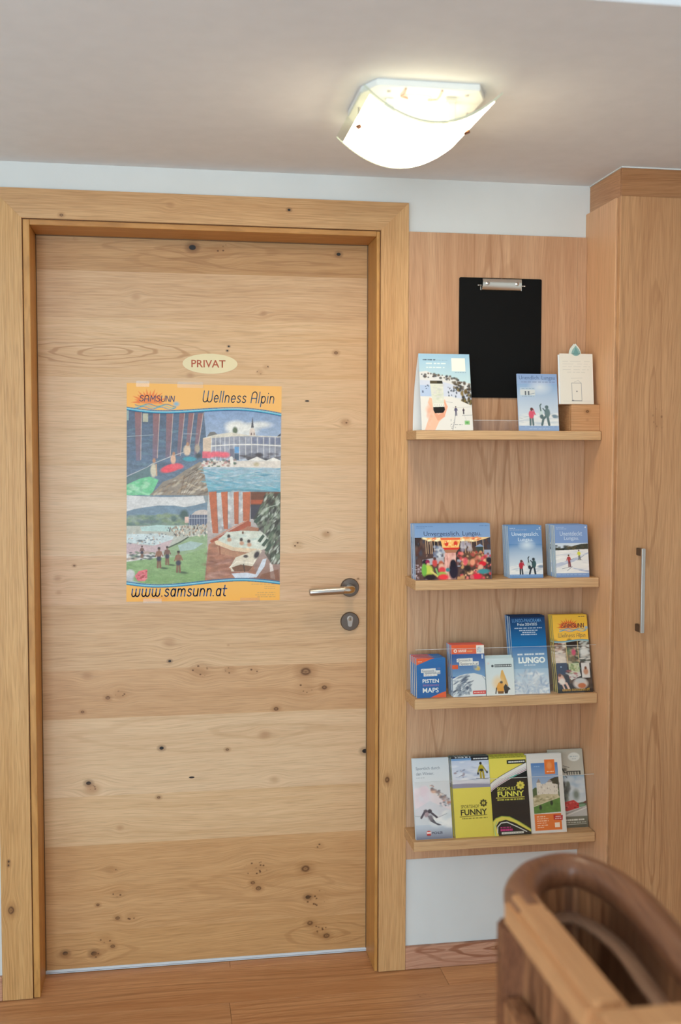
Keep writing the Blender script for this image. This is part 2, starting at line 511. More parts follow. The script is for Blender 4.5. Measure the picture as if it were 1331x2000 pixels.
leaf = box('door_leaf', JL - .012, JR + .012, LY + .004, LY + .044, .012, 2.02, plain('leaf_core', (120, 84, 48), .7), door)
for i in range(len(edges) - 1):
    z1, z0 = edges[i], edges[i + 1]
    ks = []
    for (x, z, r, t) in KN['all']:
        if z0 - .01 <= z < z1 + .005:
            if t == 'hole2': ks += [(x, z, r, 'knot'), (x, z, r * .8, 'hole')]
            elif t == 'hole3': ks += [(x, z, r * .7, 'hole'), (x + .004, z + .012, r * .7, 'hole')]
            elif t == 'knotl': ks += [(x, z, r, 'faint'), (x, z, r * .6, 'pips')]
            else: ks.append((x, z, r, t))
    cath = None
    if i == 2: cath = [(.275, 1.702, .080, .012, 7.5, .70, 5.6)]
    if i == 10: cath = [(.70, .655, .20, .02, 4.0, .25, 5.0)]
    if i == 0: cath = [(.80, 1.952, .14, .012, 4.5, .40, 6.0), (.50, 1.985, .10, .012, 4.5, .35, 5.0)]
    if i == 13: cath = [(.88, .06, .05, .012, 4.0, .4, 5.4), (.20, .05, .06, .012, 4.0, .35, 5.4)]
    if i == 12: cath = [(.78, .22, .10, .022, 4.0, .25, 5.2)]
    cool = lambda c: (c[0], c[1] * 1.01, c[2] * 1.05)
    m = wood('door_oak_board_%d' % i, cool(tones[i][0]), cool(tones[i][1]), 'xzy', rough=.40, knots=ks, cath=cath, seed=i * 1.37, wob=1.2, contrast=1.0, bands=.25)
    box('plank', JL - .012, JR + .012, LY, LY + .004, z0 + .00004, z1 - .00004, m, leaf)
seal = box('bottom_seal', JL, JR, LY - .002, LY + .04, .0015, .0118, MAT['seal'], door, .0006)
box('seal_groove', JL, JR, LY - .0026, LY - .0019, .0048, .0056, plain('seal_line', (120, 122, 126), .6), seal)

# lever handle and lock rose
hd = empty('door_handle', Vector((.9412, LY, 1.0552)) - Vector(door.location), parent=door)
lathe_y('rose', [(0, LY - .0005), (.0262, LY - .0005), (.0262, LY - .007), (.0245, LY - .0092), (.011, LY - .0094), (.011, LY - .012), (0, LY - .012)], .9412, 1.0552, MAT['dark_steel'], hd)
bm = bmesh.new()
add_tube(bm, [(.9412, LY - .012, 1.0552), (.9412, LY - .036, 1.0552), (.940, LY - .046, 1.0552), (.936, LY - .053, 1.0550), (.928, LY - .0565, 1.0546), (.915, LY - .057, 1.0542)], [.0098, .0098, .0102, .0104, .0102, .0098], 20)
bm_done(bm, 'lever_neck', MAT['chrome'], hd, True, True)
bm = bmesh.new()
add_tube(bm, [(.916, LY - .057, 1.0542), (.915, LY - .057, 1.0542), (.905, LY - .057, 1.0538), (.86, LY - .057, 1.0518), (.826, LY - .057, 1.0505), (.8215, LY - .057, 1.0503), (.8195, LY - .057, 1.0502)], [.0086, .0104, .0106, .0104, .0102, .0094, .0070], 24)
bm_done(bm, 'lever', MAT['steel'], hd, True, True)
lk = empty('lock_rose', Vector((.9414, LY, .9592)) - Vector(door.location), parent=door)
lathe_y('rose', [(0, LY - .0005), (.0262, LY - .0005), (.0262, LY - .007), (.0245, LY - .0092), (0, LY - .0094)], .9414, .9592, MAT['dark_steel'], lk)
cyl = [(.9414 + .0085 * math.cos(math.radians(a)), .9675 + .0085 * math.sin(math.radians(a))) for a in range(-35, 216, 10)]
cyl += [(.9414 - .0052, .9475), (.9414 - .003, .9450), (.9414 + .003, .9450), (.9414 + .0052, .9475)]
prism('lock_cylinder', cyl, 'y', LY - .0122, LY - .009, MAT['steel'], lk, .0005)
lathe_y('key_plug', [(.0062, LY - .012), (.0062, LY - .0130), (0, LY - .0131)], .9414, .9675, MAT['chrome'], lk, 24)
box('keyhole', .9406, .9422, LY - .0136, LY - .0128, .9632, .9718, ink((20, 18, 16)), lk)

# ------------------------------------------------------------------ door frame
fr_l, fr_d = (214, 166, 108), (184, 132, 74)
fm = [wood('frame_oak_left', fr_l, fr_d, 'zxy', seed=2.1, knots=[(.365, .0228, .008, 'pips'), (.372, .0215, .0035, 'hole'), (.362, .021, .003, 'hole'), (.242, .026, .0135, 'knot')], wob=.7),
      wood('frame_oak_right', (214, 167, 114), (184, 132, 80), 'zxy', seed=5.3, knots=[(.5396, 1.0254, .011, 'knot'), (1.28, 1.06, .005, 'faint')], wob=.7),
      wood('frame_oak_top', (208, 162, 112), (180, 130, 80), 'xzy', seed=8.7, knots=[(.7566, 2.0689, .0045, 'hole'), (.176, 2.0346, .006, 'knot'), (.45, 2.07, .01, 'faint')], wob=.7),
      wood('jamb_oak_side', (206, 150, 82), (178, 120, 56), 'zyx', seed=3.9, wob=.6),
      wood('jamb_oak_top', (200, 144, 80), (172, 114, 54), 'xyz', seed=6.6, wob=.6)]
trim = empty('trim_1', ((AL + AR) / 2, 0, 0), kind='structure')
prism('architrave', [(OL, .001), (AL, .001), (AL, AT), (OL, OT)], 'y', FY, .0005, fm[0], trim, .0008)
prism('architrave', [(AR, .001), (OR, .001), (OR, OT), (AR, AT)], 'y', FY, .0005, fm[1], trim, .0008)
prism('architrave', [(AL, AT), (AR, AT), (OR, OT), (OL, OT)], 'y', FY, .0005, fm[2], trim, .0008)
# jamb lining with a shadow gap behind the architrave
box('jamb', AL + .0022, JL, -.0085, .16, .001, AT - .0022, fm[3], trim, .0012)
box('jamb', JR, AR - .0022, -.0085, .16, .001, AT - .0022, fm[3], trim, .0012)
box('jamb', JL + .0002, JR - .0002, -.0083, .159, JT, AT - .0022, fm[4], trim, .0012)
gapm = wood('rebate_wood', (150, 98, 52), (120, 74, 36), 'zxy', seed=1.0)
box('shadow_gap_strip', AL - .004, AL + .0021, -.0015, .012, .001, AT - .0022, gapm, trim)
box('shadow_gap_strip', AR - .0021, AR + .004, -.0015, .012, .001, AT - .0022, gapm, trim)
box('shadow_gap_strip', AL - .004, AR + .004, -.0015, .012, AT - .0021, AT + .004, gapm, trim)
sealc = plain('door_gasket', (118, 84, 50), .7)
box('gasket', JL, JL + .0022, LY - .004, LY - .0002, .012, JT, sealc, trim)
box('gasket', JR - .0022, JR, LY - .004, LY - .0002, .012, JT, sealc, trim)
box('gasket', JL, JR, LY - .004, LY - .0002, JT - .0022, JT, sealc, trim)

# ------------------------------------------------------------------ skirting boards
base_m = wood('skirting_pine', (206, 158, 128), (170, 112, 84), 'xzy', rough=.45, seed=4.4, wob=2.0, knots=[(1.345, .045, .011, 'knot')],
              cath=[(1.345, .046, .09, .014, 5.5, .8, 5.0), (1.15, .05, .07, .012, 5.0, .6, 3.0)], knot_col=(120, 70, 46))
structure('baseboard_front', box('baseboard_front', OR + .0005, 1.5795, -.0125, 0, .0005, .0645, base_m, None, .0015))
structure('baseboard_left', box('baseboard_left', XL, OL - .0005, -.0125, 0, .0005, .0645, base_m, None, .0015))

# ------------------------------------------------------------------ oak back panel behind the shelves
pan_l, pan_d = (208, 164, 126), (180, 130, 92)
back_m = wood('panel_oak', pan_l, pan_d, 'zxy', rough=.45, seed=7.7, wob=1.6, randk=.8, bands=.35, lines=(190.0, 22.0, .28), fine=.8, contrast=.95, knot_col=(120, 76, 46),
              cath=[(1.30, 1.36, .16, .014, 4.0, .50, 6.5), (.95, 1.17, .14, .012, 4.0, .45, 6.0), (1.85, 1.30, .18, .016, 4.0, .4, 6.5)])
panel = empty('wall_panel', (1.33, -.006, .3133), 'light oak panel on the wall behind the four brochure shelves', 'panel')
for x0, x1 in ((1.0790, 1.5525), (1.5528, 1.5798)):
    box('board', x0, x1, FY, 0.0, .3133, 2.0241, back_m, panel, .0006)

# ------------------------------------------------------------------ wall shelves
sh_m = wood('shelf_oak', (212, 172, 126), (188, 142, 96), 'xzy', rough=.42, seed=9.1, wob=.8, contrast=.9)
SH = {1: (1.061, 1.4685, 1.4922), 2: (1.0735, 1.0748, 1.1003), 3: (1.0735, .7599, .7871), 4: (1.0735, .3788, .4046)}
names = {1: 'oak wall shelf at the top, under the clipboard, holding the tent card', 2: 'oak wall shelf holding the three blue booklet stacks',
         3: 'oak wall shelf with a clear strip, holding the ski map brochures', 4: 'lowest oak wall shelf with a clear strip, holding yellow ski school leaflets'}
for k, (x0, z0, z1) in SH.items():
    x0 = max(x0, 1.0735)
    s = empty('wall_shelf', ((x0 + 1.5785) / 2, FY, z0), names[k], 'shelf', 'wall shelves')
    box('board', x0, 1.5785, -.1316, FY - .0002, z0, z1, sh_m, s, .0012)
    if k in (3, 4):
        zt = {3: .9180, 4: .5643}[k]
        a = box('clear_strip', x0 + .002, 1.574, -.1285, -.1260, z1 + .0002, zt, MAT['acrylic'], s, label='clear acrylic front strip')
        box('strip_edge', x0 + .002, 1.574, -.1285, -.1260, zt, zt + .0006, MAT['acrylic_edge'], a)

# ------------------------------------------------------------------ fitted wardrobe
side_lit_m = wood('wardrobe_side_oak_lit', (222, 172, 128), (202, 150, 106), 'zyx', rough=.38, seed=3.3, wob=1.0, contrast=.8, fine=.8)  # lighter than the door oak: light on this side put into the colour
wd_m = wood('wardrobe_door_oak', (202, 152, 106), (168, 116, 74), 'zxy', rough=.42, seed=6.1, wob=1.6, randk=.8, bands=.35, lines=(210.0, 26.0, .32), fine=.8, contrast=1.0, knot_col=(104, 62, 36),
            cath=[(.42, 1.70, .12, .010, 4.0, .45, 6.5), (1.5, 1.68, .14, .010, 4.0, .35, 6.5)])
fil_m = wood('wardrobe_filler_oak', (184, 132, 88), (150, 98, 58), 'xzy', rough=.42, seed=1.9, wob=2.0, bands=.3)
fils_m = wood('wardrobe_filler_side_oak', (198, 148, 106), (170, 118, 76), 'yzx', rough=.42, seed=2.9, wob=2.0)
wr = empty('wardrobe', (2.0, -.1, 0), 'tall oak fitted wardrobe at the right with a steel bar handle', 'wardrobe')
box('side_panel', 1.5802, 1.5992, -.2010, -.0003, .0005, 2.0890, side_lit_m, wr, .0008)
box('body', 1.5992, XR - .001, -.1990, -.0003, .0005, 2.0880, fil_m, wr)
box('filler_strip', 1.5910, 1.6090, -.1985, -.0003, 2.0892, H - .0035, fils_m, wr, .0005)
box('filler_strip', 1.5912, XR - .001, -.2100, -.1986, 2.0915, H - .0035, fil_m, wr, .0006)
box('caulk_bead', 1.5880, 1.6070, -.1995, -.0003, H - .0036, H - .0003, MAT['plaster'], wr)
box('caulk_bead', 1.5885, XR - .001, -.2125, -.1996, H - .0036, H - .0003, MAT['plaster'], wr)
for k, (x0, x1) in enumerate(((1.5835, 2.012), (2.015, XR - .003))):
    d = box('door', x0, x1, -.2240, -.2050, .0600, 2.0895, wd_m, wr, .0012)
    if k == 0:
        hb = MAT['steel']
        def hpart(nm, *a, m=hb, bev=.0012):
            o = box(nm, *a, m, None, bev, 2)
            o.parent = d
            o.location = -wloc(wr)
        hpart('handle_bar', 1.6400, 1.6500, -.2600, -.2520, .9700, 1.1890)
        hpart('handle_foot', 1.6400, 1.6500, -.2525, -.2241, 1.1690, 1.1885, m=MAT['dark_steel'])
        hpart('handle_foot', 1.6400, 1.6500, -.2525, -.2241, .9705, .9900, m=MAT['dark_steel'])
box('plinth', 1.5992, XR - .001, -.2030, -.1991, .0005, .0590, fil_m, wr)
# ------------------------------------------------------------------ printed pictures: drawn in code, stored as point colours on a fine sheet
class Art:
    """a sheet of w x h units (origin top left) drawn in linear colour"""
    def __init__(s, w, h, res, bg, seed=1):
        s.w, s.h = w, h
        s.W, s.H = int(round(w * res)) + 1, int(round(h * res)) + 1
        s.gx, s.gy = (s.W - 1) / w, (s.H - 1) / h
        s.a = np.zeros((s.H, s.W, 3)) + lin(bg)
        s.X, s.Y = np.meshgrid(np.arange(s.W) / s.gx, np.arange(s.H) / s.gy)
        s.r = np.random.RandomState(seed)
    def sl(s, x0, y0, x1, y1):
        i0, i1 = max(0, int(math.floor(x0 * s.gx))), min(s.W, int(math.ceil(x1 * s.gx)) + 1)
        j0, j1 = max(0, int(math.floor(y0 * s.gy))), min(s.H, int(math.ceil(y1 * s.gy)) + 1)
        return (slice(j0, max(j0, j1)), slice(i0, max(i0, i1)))
    def blend(s, w, m, c):
        c = lin(c) if not isinstance(c, np.ndarray) else c
        s.a[w] = s.a[w] * (1 - m[..., None]) + c * m[..., None]
    def pmask(s, pts, w):
        tot = 0
        n = len(pts)
        for dx, dy in ((-.25, -.25), (.25, -.25), (-.25, .25), (.25, .25)):
            X, Y = s.X[w] + dx / s.gx, s.Y[w] + dy / s.gy
            ins = np.zeros(X.shape, bool)
            for i in range(n):
                (xa, ya), (xb, yb) = pts[i], pts[(i + 1) % n]
                if ya == yb: continue
                c = ((ya > Y) != (yb > Y)) & (X < (xb - xa) * (Y - ya) / (yb - ya) + xa)
                ins ^= c
            tot = tot + ins
        return tot / 4.0
    def poly(s, pts, c, a=1.0):
        xs, ys = [p[0] for p in pts], [p[1] for p in pts]
        w = s.sl(min(xs) - 1, min(ys) - 1, max(xs) + 1, max(ys) + 1)
        s.blend(w, s.pmask(pts, w) * a, c)
    def rect(s, x0, y0, x1, y1, c, a=1.0):
        s.poly([(x0, y0), (x1, y0), (x1, y1), (x0, y1)], c, a)
    def grad(s, pts, c0, c1, a=1.0, horiz=False, power=1.0):
        xs, ys = [p[0] for p in pts], [p[1] for p in pts]
        w = s.sl(min(xs) - 1, min(ys) - 1, max(xs) + 1, max(ys) + 1)
        t = (s.X[w] - min(xs)) / (max(xs) - min(xs)) if horiz else (s.Y[w] - min(ys)) / (max(ys) - min(ys))
        t = np.clip(t, 0, 1)[..., None] ** power
        s.blend(w, s.pmask(pts, w) * a, lin(c0) * (1 - t) + lin(c1) * t)
    def ell(s, cx, cy, rx, ry, c, a=1.0, soft=0.35, rot=0.0):
        R = max(rx, ry) * (1 + soft) + 1.5
        w = s.sl(cx - R, cy - R, cx + R, cy + R)
        X, Y = s.X[w] - cx, s.Y[w] - cy
        if rot:
            k, q = math.cos(rot), math.sin(rot)
            X, Y = X * k + Y * q, -X * q + Y * k
        d = np.sqrt((X / rx) ** 2 + (Y / ry) ** 2)
        s.blend(w, np.clip((1 + soft - d) / (2 * soft + 1e-6), 0, 1) * a, c)
    def line(s, pts, wd, c, a=1.0):
        for (x0, y0), (x1, y1) in zip(pts, pts[1:]):
            w = s.sl(min(x0, x1) - wd - 1, min(y0, y1) - wd - 1, max(x0, x1) + wd + 1, max(y0, y1) + wd + 1)
            dx, dy = x1 - x0, y1 - y0
            t = np.clip(((s.X[w] - x0) * dx + (s.Y[w] - y0) * dy) / (dx * dx + dy * dy + 1e-9), 0, 1)
            d = np.hypot(s.X[w] - x0 - t * dx, s.Y[w] - y0 - t * dy)
            s.blend(w, np.clip(wd / 2 + .5 / s.gx - d, 0, 1 / s.gx) * s.gx * a, c)
    def specks(s, n, pts, cols, r0, r1, asp=(1, 1), a=0.9, rot=0.0, soft=.4):
        xs, ys = [p[0] for p in pts], [p[1] for p in pts]
        k = 0
        cols = [np.array(c) for c in cols]
        for _ in range(n * 4):
            if k >= n: break
            x, y = s.r.uniform(min(xs), max(xs)), s.r.uniform(min(ys), max(ys))
            ins = False
            for i in range(len(pts)):
                (xa, ya), (xb, yb) = pts[i], pts[(i + 1) % len(pts)]
                if (ya > y) != (yb > y) and x < (xb - xa) * (y - ya) / (yb - ya) + xa: ins = not ins
            if not ins: continue
            k += 1
            r = s.r.uniform(r0, r1)
            c = cols[s.r.randint(len(cols))] + s.r.uniform(-8, 8)
            s.ell(x, y, r * asp[0], r * asp[1], tuple(np.clip(c, 0, 255)), a, soft, rot + s.r.uniform(-.25, .25) if rot is not None else s.r.uniform(0, 3.1))
    def noise(s, pts, amp, sx, sy):
        xs, ys = [p[0] for p in pts], [p[1] for p in pts]
        w = s.sl(min(xs), min(ys), max(xs), max(ys))
        X, Y = s.X[w] / sx, s.Y[w] / sy
        i, j = np.floor(X).astype(int), np.floor(Y).astype(int)
        u, v = X - i, Y - j
        u, v = u * u * (3 - 2 * u), v * v * (3 - 2 * v)
        tb = s.r.uniform(-1, 1, (256, 256))
        g = lambda p, q: tb[q % 256, p % 256]
        nz = g(i, j) * (1 - u) * (1 - v) + g(i + 1, j) * u * (1 - v) + g(i, j + 1) * (1 - u) * v + g(i + 1, j + 1) * u * v
        m = s.pmask(pts, w)
        s.a[w] *= (1 + amp * nz * m)[..., None]
    def bars(s, x0, x1, y, h, c, n=8, a=.8, gap=.25):
        """a line of print too small to read"""
        x = x0
        while x < x1:
            l = s.r.uniform(.5, 1.6) * (x1 - x0) / n
            s.rect(x, y - h / 2, min(x + l * (1 - gap), x1), y + h / 2, c, a)
            x += l
    def person(s, x, y, h, top, legs, skin=(190, 140, 112), hair=(50, 38, 32), lean=0.0):
        s.line([(x - h * .06, y), (x - h * .04 + lean * .4, y - h * .45)], h * .10, legs)
        s.line([(x + h * .07, y), (x + h * .04 + lean * .4, y - h * .45)], h * .10, legs)
        s.ell(x + lean * .7, y - h * .62, h * .12, h * .21, top, 1, .15)
        s.line([(x - h * .10 + lean, y - h * .76), (x - h * .17 + lean, y - h * .52)], h * .06, top)
        s.line([(x + h * .10 + lean, y - h * .76), (x + h * .18 + lean, y - h * .55)], h * .06, top)
        s.ell(x + lean, y - h * .90, h * .065, h * .075, skin, 1, .2)
        s.ell(x + lean, y - h * .94, h * .07, h * .05, hair, 1, .2)
    def mesh(s, name, Wm, Hm):
        """upright sheet in local x/z, centred on x, bottom at z=0, facing -y"""
        n, W, Hh = s.W * s.H, s.W, s.H
        co = np.zeros((Hh, W, 3), np.float32)
        co[..., 0] = (s.X / s.w - .5) * Wm
        co[..., 2] = (1 - s.Y / s.h) * Hm
        idx = np.arange(n).reshape(Hh, W)
        q = np.stack([idx[1:, :-1], idx[1:, 1:], idx[:-1, 1:], idx[:-1, :-1]], -1).reshape(-1, 4)
        me = bpy.data.meshes.new(name)
        me.vertices.add(n); me.loops.add(q.size); me.polygons.add(len(q))
        me.vertices.foreach_set('co', co.ravel())
        me.loops.foreach_set('vertex_index', q.ravel().astype(np.int32))
        me.polygons.foreach_set('loop_start', np.arange(0, q.size, 4, dtype=np.int32))
        at = me.color_attributes.new('ink', 'FLOAT_COLOR', 'POINT')
        c4 = np.ones((n, 4), np.float32); c4[:, :3] = np.clip(s.a.reshape(-1, 3) * (1.03, .98, .88), 0, 1)
        at.data.foreach_set('color', c4.ravel())
        me.update(calc_edges=True)
        return me

# ------------------------------------------------------------------ lettering
def text_mesh(s, shear=0.0, bold=0.0):
    c = bpy.data.curves.new('lettering', 'FONT')
    c.body = s; c.size = 1.0; c.shear = shear; c.offset = bold; c.resolution_u = 3; c.fill_mode = 'BOTH'
    o = bpy.data.objects.new('lettering', c)
    me = bpy.data.meshes.new_from_object(o)
    bpy.data.objects.remove(o)
    n = len(me.vertices)
    co = np.zeros(n * 3, np.float32); me.vertices.foreach_get('co', co)
    return me, co.reshape(-1, 3)

def arc(cx, cy, rx, ry, a0, a1, n=9):
    return [(cx + rx * math.cos(math.radians(a0 + (a1 - a0) * i / n)), cy + ry * math.sin(math.radians(a0 + (a1 - a0) * i / n))) for i in range(n + 1)]
_s = [(.52, .84), (.40, .96), (.26, 1.0), (.10, .93), (.04, .78), (.10, .62), (.28, .52), (.46, .42), (.54, .26), (.46, .08), (.28, 0), (.12, .04), (.0, .17)]
GL = {  # monoline rounded letters: (strokes, advance)
 'l': ([[(0, 1.62), (0, 0)]], .42), 'i': ([[(0, 1), (0, 0)], [(0, 1.42), (0, 1.44)]], .42),
 'n': ([[(0, 1), (0, 0)], [(0, .55)] + arc(.3, .62, .3, .38, 180, 0) + [(.6, 0)]], 1.0),
 'm': ([[(0, 1), (0, 0)], [(0, .55)] + arc(.26, .64, .26, .36, 180, 0) + [(.52, 0)], [(.52, .55)] + arc(.78, .64, .26, .36, 180, 0) + [(1.04, 0)]], 1.45),
 'u': ([[(0, 1)] + arc(.3, .36, .3, .36, 180, 360) + [(.6, 1), (.6, 0)]], 1.0),
 'w': ([[(0, 1)] + arc(.27, .34, .27, .34, 180, 360) + [(.54, 1)], [(.54, .5)] + arc(.81, .34, .27, .34, 180, 360) + [(1.08, 1)]], 1.48),
 'W': ([[(0, 1.62)] + arc(.36, .42, .36, .42, 180, 360) + [(.72, 1.62)], [(.72, .6)] + arc(1.08, .42, .36, .42, 180, 360) + [(1.44, 1.62)]], 1.82),
 'e': ([[(.02, .5), (.62, .5)] + arc(.32, .5, .31, .5, 5, 318, 16)], .98),
 's': ([_s], .88), 'a': ([arc(.31, .5, .31, .5, 0, 360, 18), [(.62, 1), (.62, 0)]], 1.02),
 'p': ([[(0, 1), (0, -.55)], arc(.32, .5, .32, .5, 0, 360, 18)], 1.02),
 't': ([[(.12, 1.42), (.12, .26)] + arc(.34, .24, .22, .24, 180, 290, 5), [(-.12, 1), (.46, 1)]], .78),
 '.': ([[(0, .02), (0, .04)]], .40), ' ': ([], .60),
 'A': ([[(0, 0)] + arc(.42, 1.05, .42, .57, 180, 0, 12) + [(.84, 0)], [(0, .66), (.84, .66)]], 1.25),
 'S': ([[(x * 1.5, y * 1.62) for x, y in _s]], 1.10), 'M': ([[(0, 0), (.08, 1.62), (.52, .55), (.96, 1.62), (1.04, 0)]], 1.30),
 'U': ([[(0, 1.62)] + arc(.4, .45, .4, .45, 180, 360) + [(.8, 1.62)]], 1.08), 'N': ([[(0, 0), (0, 1.62), (.72, 0), (.72, 1.62)]], 1.02),
}
def stroke_mesh(s, wd, shear=.2):
    V, F = [], []
    x = 0.0
    def dot(px, py):
        b = len(V)
        V.extend([(px + wd / 2 * math.cos(k * math.pi / 4), py + wd / 2 * math.sin(k * math.pi / 4), 0) for k in range(8)])
        F.append(list(range(b, b + 8)))
    for ch in s:
        st, adv = GL[ch]
        for pl in st:
            pl = [(px + x + shear * py, py) for px, py in pl]
            for p in pl: dot(*p)
            for (xa, ya), (xb, yb) in zip(pl, pl[1:]):
                l = math.hypot(xb - xa, yb - ya) or 1
                nx, ny = -(yb - ya) / l * wd / 2, (xb - xa) / l * wd / 2
                b = len(V)
                V.extend([(xa - nx, ya - ny, 0), (xb - nx, yb - ny, 0), (xb + nx, yb + ny, 0), (xa + nx, ya + ny, 0)])
                F.append([b, b + 1, b + 2, b + 3])
        x += adv
    me = bpy.data.meshes.new('lettering'); me.from_pydata(V, [], F)
    return me, np.array(V, np.float32)

class Sheet:
    """a printed face: W x H metres, drawn in w x h units; 'host' is the mesh part that carries it"""
    def __init__(s, host, W, Hm, w, h, y=0.0):
        s.host, s.W, s.Hm, s.w, s.h, s.y = host, W, Hm, w, h, y
        s.k = 0
    def put(s, me, co, x0, x1, yb, yt, col, base=None, rot=0.0):
        """fit lettering in the unit box x0..x1, top yt, bottom yb (y down)"""
        a0, a1 = co[:, 0].min(), co[:, 0].max()
        b0, b1 = (co[:, 1].min(), co[:, 1].max()) if base is None else base
        s.k += 1
        u = x0 + (co[:, 0] - a0) / (a1 - a0) * (x1 - x0)
        v = yb + (co[:, 1] - b0) / (b1 - b0) * (yt - yb)
        if rot:
            cu, cv = (x0 + x1) / 2, (yb + yt) / 2
            u, v = cu + (u - cu) * math.cos(rot) - (v - cv) * math.sin(rot), cv + (u - cu) * math.sin(rot) + (v - cv) * math.cos(rot)
        out = np.zeros_like(co)
        out[:, 0] = (u / s.w - .5) * s.W
        out[:, 2] = (1 - v / s.h) * s.Hm
        out[:, 1] = s.y - .00012 - .00003 * s.k
        me.vertices.foreach_set('co', out.ravel()); me.update()
        o = link('lettering', me, ink(col), s.host)
        return o
    def text(s, t, x0, x1, yb, yt, col, shear=0.0, bold=0.0, base=None, rot=0.0):
        me, co = text_mesh(t, shear, bold)
        return s.put(me, co, x0, x1, yb, yt, col, base, rot)
    def stroke(s, t, x0, x1, yb, yt, col, wd=.16, shear=.2, base=None):
        me, co = stroke_mesh(t, wd, shear)
        return s.put(me, co, x0, x1, yb, yt, col, base)
# ------------------------------------------------------------------ PRIVAT sign on the door
sg = empty('door_sign', (.5540, LY - .0002, 1.6758), 'oval cream sign reading PRIVAT above the poster on the door', 'sign')
ov = [(.0745 * math.cos(2 * math.pi * k / 56), .0272 * math.sin(2 * math.pi * k / 56)) for k in range(56)]
pl = prism('plate', ov, 'y', -.0012, 0, plain('cream_plate', (232, 214, 168), .5), sg, 0, False)
sh = Sheet(pl, .149, .0544, 107, 39.2, -.0012)
o = sh.text('PRIVAT', 17, 83.5, 27, 12.2, (176, 82, 52), bold=.012)
for v in o.data.vertices: v.co.z -= .0272

# ------------------------------------------------------------------ SAMSUNN sun and wave logo, drawn on any sheet
def logo(A, x, y, w, dark=(46, 70, 120), orange=(232, 120, 66)):
    k = w / 88.0
    for a in range(-12, 200, 14):
        t = math.radians(a)
        cx, cy = x + 34 * k, y + 30 * k
        r0, r1 = 14 * k, (30 if (a // 14) % 2 else 25) * k
        e0, e1 = (cx + r0 * 1.25 * math.cos(t), cy - r0 * .75 * math.sin(t)), (cx + r1 * 1.15 * math.cos(t), cy - r1 * .85 * math.sin(t))
        A.poly([(e0[0] + 2.6 * k * math.sin(t), e0[1] + 2.6 * k * math.cos(t)), e1, (e0[0] - 2.6 * k * math.sin(t), e0[1] - 2.6 * k * math.cos(t))], orange, .85)
    A.ell(x + 34 * k, y + 31 * k, 19 * k, 11 * k, orange, .75, .3)
    A.rect(x + 8 * k, y + 33 * k, x + 66 * k, y + 42 * k, (238, 184, 108), .75)
    for j, c in enumerate(((60, 140, 170), (120, 190, 190), (80, 150, 190))):
        A.line([(x + (8 + 5 * i) * k, y + (36 + 2.6 * j + 2.2 * math.sin(i * .95 + j)) * k) for i in range(16)], 1.5 * k, c, .9)
    A.ell(x + 84 * k, y + 33 * k, 5 * k, 4 * k, (130, 180, 215), .9, .5)

